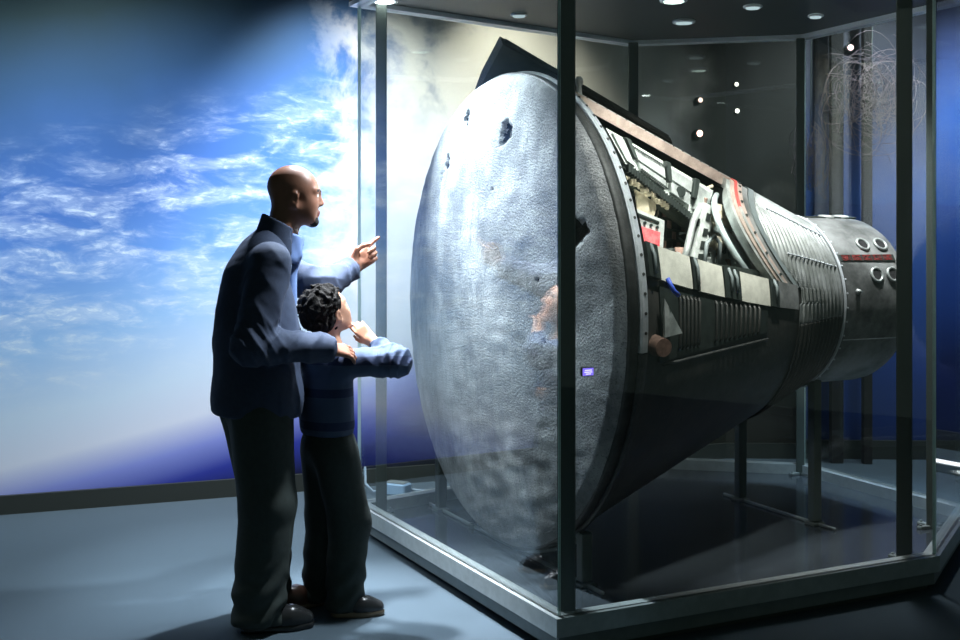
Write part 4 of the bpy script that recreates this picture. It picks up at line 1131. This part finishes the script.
S.disp(lambda P: .005*fold(P, 71, 16)+np.clip((.3-P[:, 2])/.3, 0, 1)*.008*np.sin(P[:, 2]*66+2.4*np.sin(P[:, 0]*26+P[:, 1]*19)))
S.isect(lambda P: .022-P[:, 2], .006); S.isect(lambda P: P[:, 2]-.76, .008)
lo, hi = bounds([bw(.2, .2, 0), bw(-.2, -.2, 0), bw(-.2, .2, .78), bw(.2, -.2, .78)], .03); lo[2] = -.01
make('trousers', S, lo, hi, .0065, M['trouser'], boy)
shoe(boy, bw(-.04, .085, 0)+V(.0, .0, 0), math.radians(8), .235, .86, 'shoe', 'sole')
shoe(boy, bw(-.06, -.09, 0), math.radians(40), .235, .86, 'shoe', 'sole')

# ------------------------------------------------------------------ lights
def spot(name, loc, aim, energy, col, cone=90, blend=.6, size=.06):
    l = bpy.data.lights.new(name, 'SPOT'); l.energy = energy; l.color = col; l.spot_size = math.radians(cone); l.spot_blend = blend; l.shadow_soft_size = size
    o = bpy.data.objects.new(name, l); COL.objects.link(o); o.location = loc
    o.rotation_euler = (Vector(aim)-Vector(loc)).to_track_quat('-Z', 'Y').to_euler(); return o
COOL = (.80, .90, 1.)
spot('shield_spot', (-1.0, 5.85, 3.38), (-.03, 5.58, 1.95), 2250, COOL, 44, 1., .06)
spot('case_key', (-.22, 5.66, 2.72), (-.42, 5.2, .2), 70, COOL, 110, 1., .05)
spot('people_spot', (-.50, 5.72, 3.38), (-.70, 4.98, 1.2), 800, COOL, 46, .9, .05)
spot('people_spot', (.08, 4.97, 2.72), (-.55, 5.0, 1.0), 520, (.84, .91, 1), 50, .9, .05)  # added spot standing in for light bounced off the heat shield
spot('cockpit_light', (1.05, 4.98, 2.70), (.85, 5.55, 1.60), 190, (1, .98, .94), 75, .8, .05)
spot('side_spot', (1.05, 3.85, 3.42), (.84, 5.0, 1.66), 520, (1, .98, .95), 35, .7, .06)  # added ceiling spot out of view, brightens the hatch pads and ring
spot('nose_light', (1.9, 5.75, 2.70), (1.8, 5.95, 1.6), 230, (.97, .98, 1), 75, .9, .05)
spot('mural_wash', (-.80, 6.45, 3.35), (-.70, 7.40, 1.5), 480, (.93, .96, 1), 92, 1., .08)
spot('mural_wash', (.30, 6.95, 3.35), (.22, 7.9, 2.3), 120, (1, .95, .86), 66, 1., .08)
spot('mural_wash', (-3.2, 5.2, 3.4), (-2.8, 6.6, 1.0), 260, (.86, .97, 1), 104, 1., .08)
spot('mural_wash', (-2.0, 5.7, 3.4), (-1.75, 7.0, 1.0), 240, (.88, .96, 1), 104, 1., .08)
spot('floor_spot', (-1.15, 5.95, 3.4), (-1.12, 5.75, 0), 420, COOL, 36, 1., .08)
spot('floor_spot', (-.74, 5.45, 3.4), (-.28, 5.02, 0), 1500, (.92, .95, 1), 30, 1., .08)
spot('case_end', (2.02, 6.45, 2.72), (2.28, 6.75, .1), 330, (.6, .8, 1), 46, .9, .05)
spot('blue_wash', (2.75, 7.3, 3.3), (2.75, 8.3, 1.6), 170, (.84, .93, 1), 120, 1., .08)
spot('blue_wash', (4.0, 7.2, 3.3), (4.0, 8.3, 1.6), 170, (.8, .92, 1), 120, 1., .08)

w = bpy.data.worlds.new('world'); SC.world = w; w.use_nodes = True
w.node_tree.nodes['Background'].inputs[0].default_value = (.040, .058, .052, 1); w.node_tree.nodes['Background'].inputs[1].default_value = 1.
SC.cycles.transparent_max_bounces = 24
vs_ = SC.view_settings; vs_.view_transform = 'Standard'; vs_.look = 'None'; vs_.exposure = 0; vs_.gamma = 1; vs_.use_curve_mapping = False
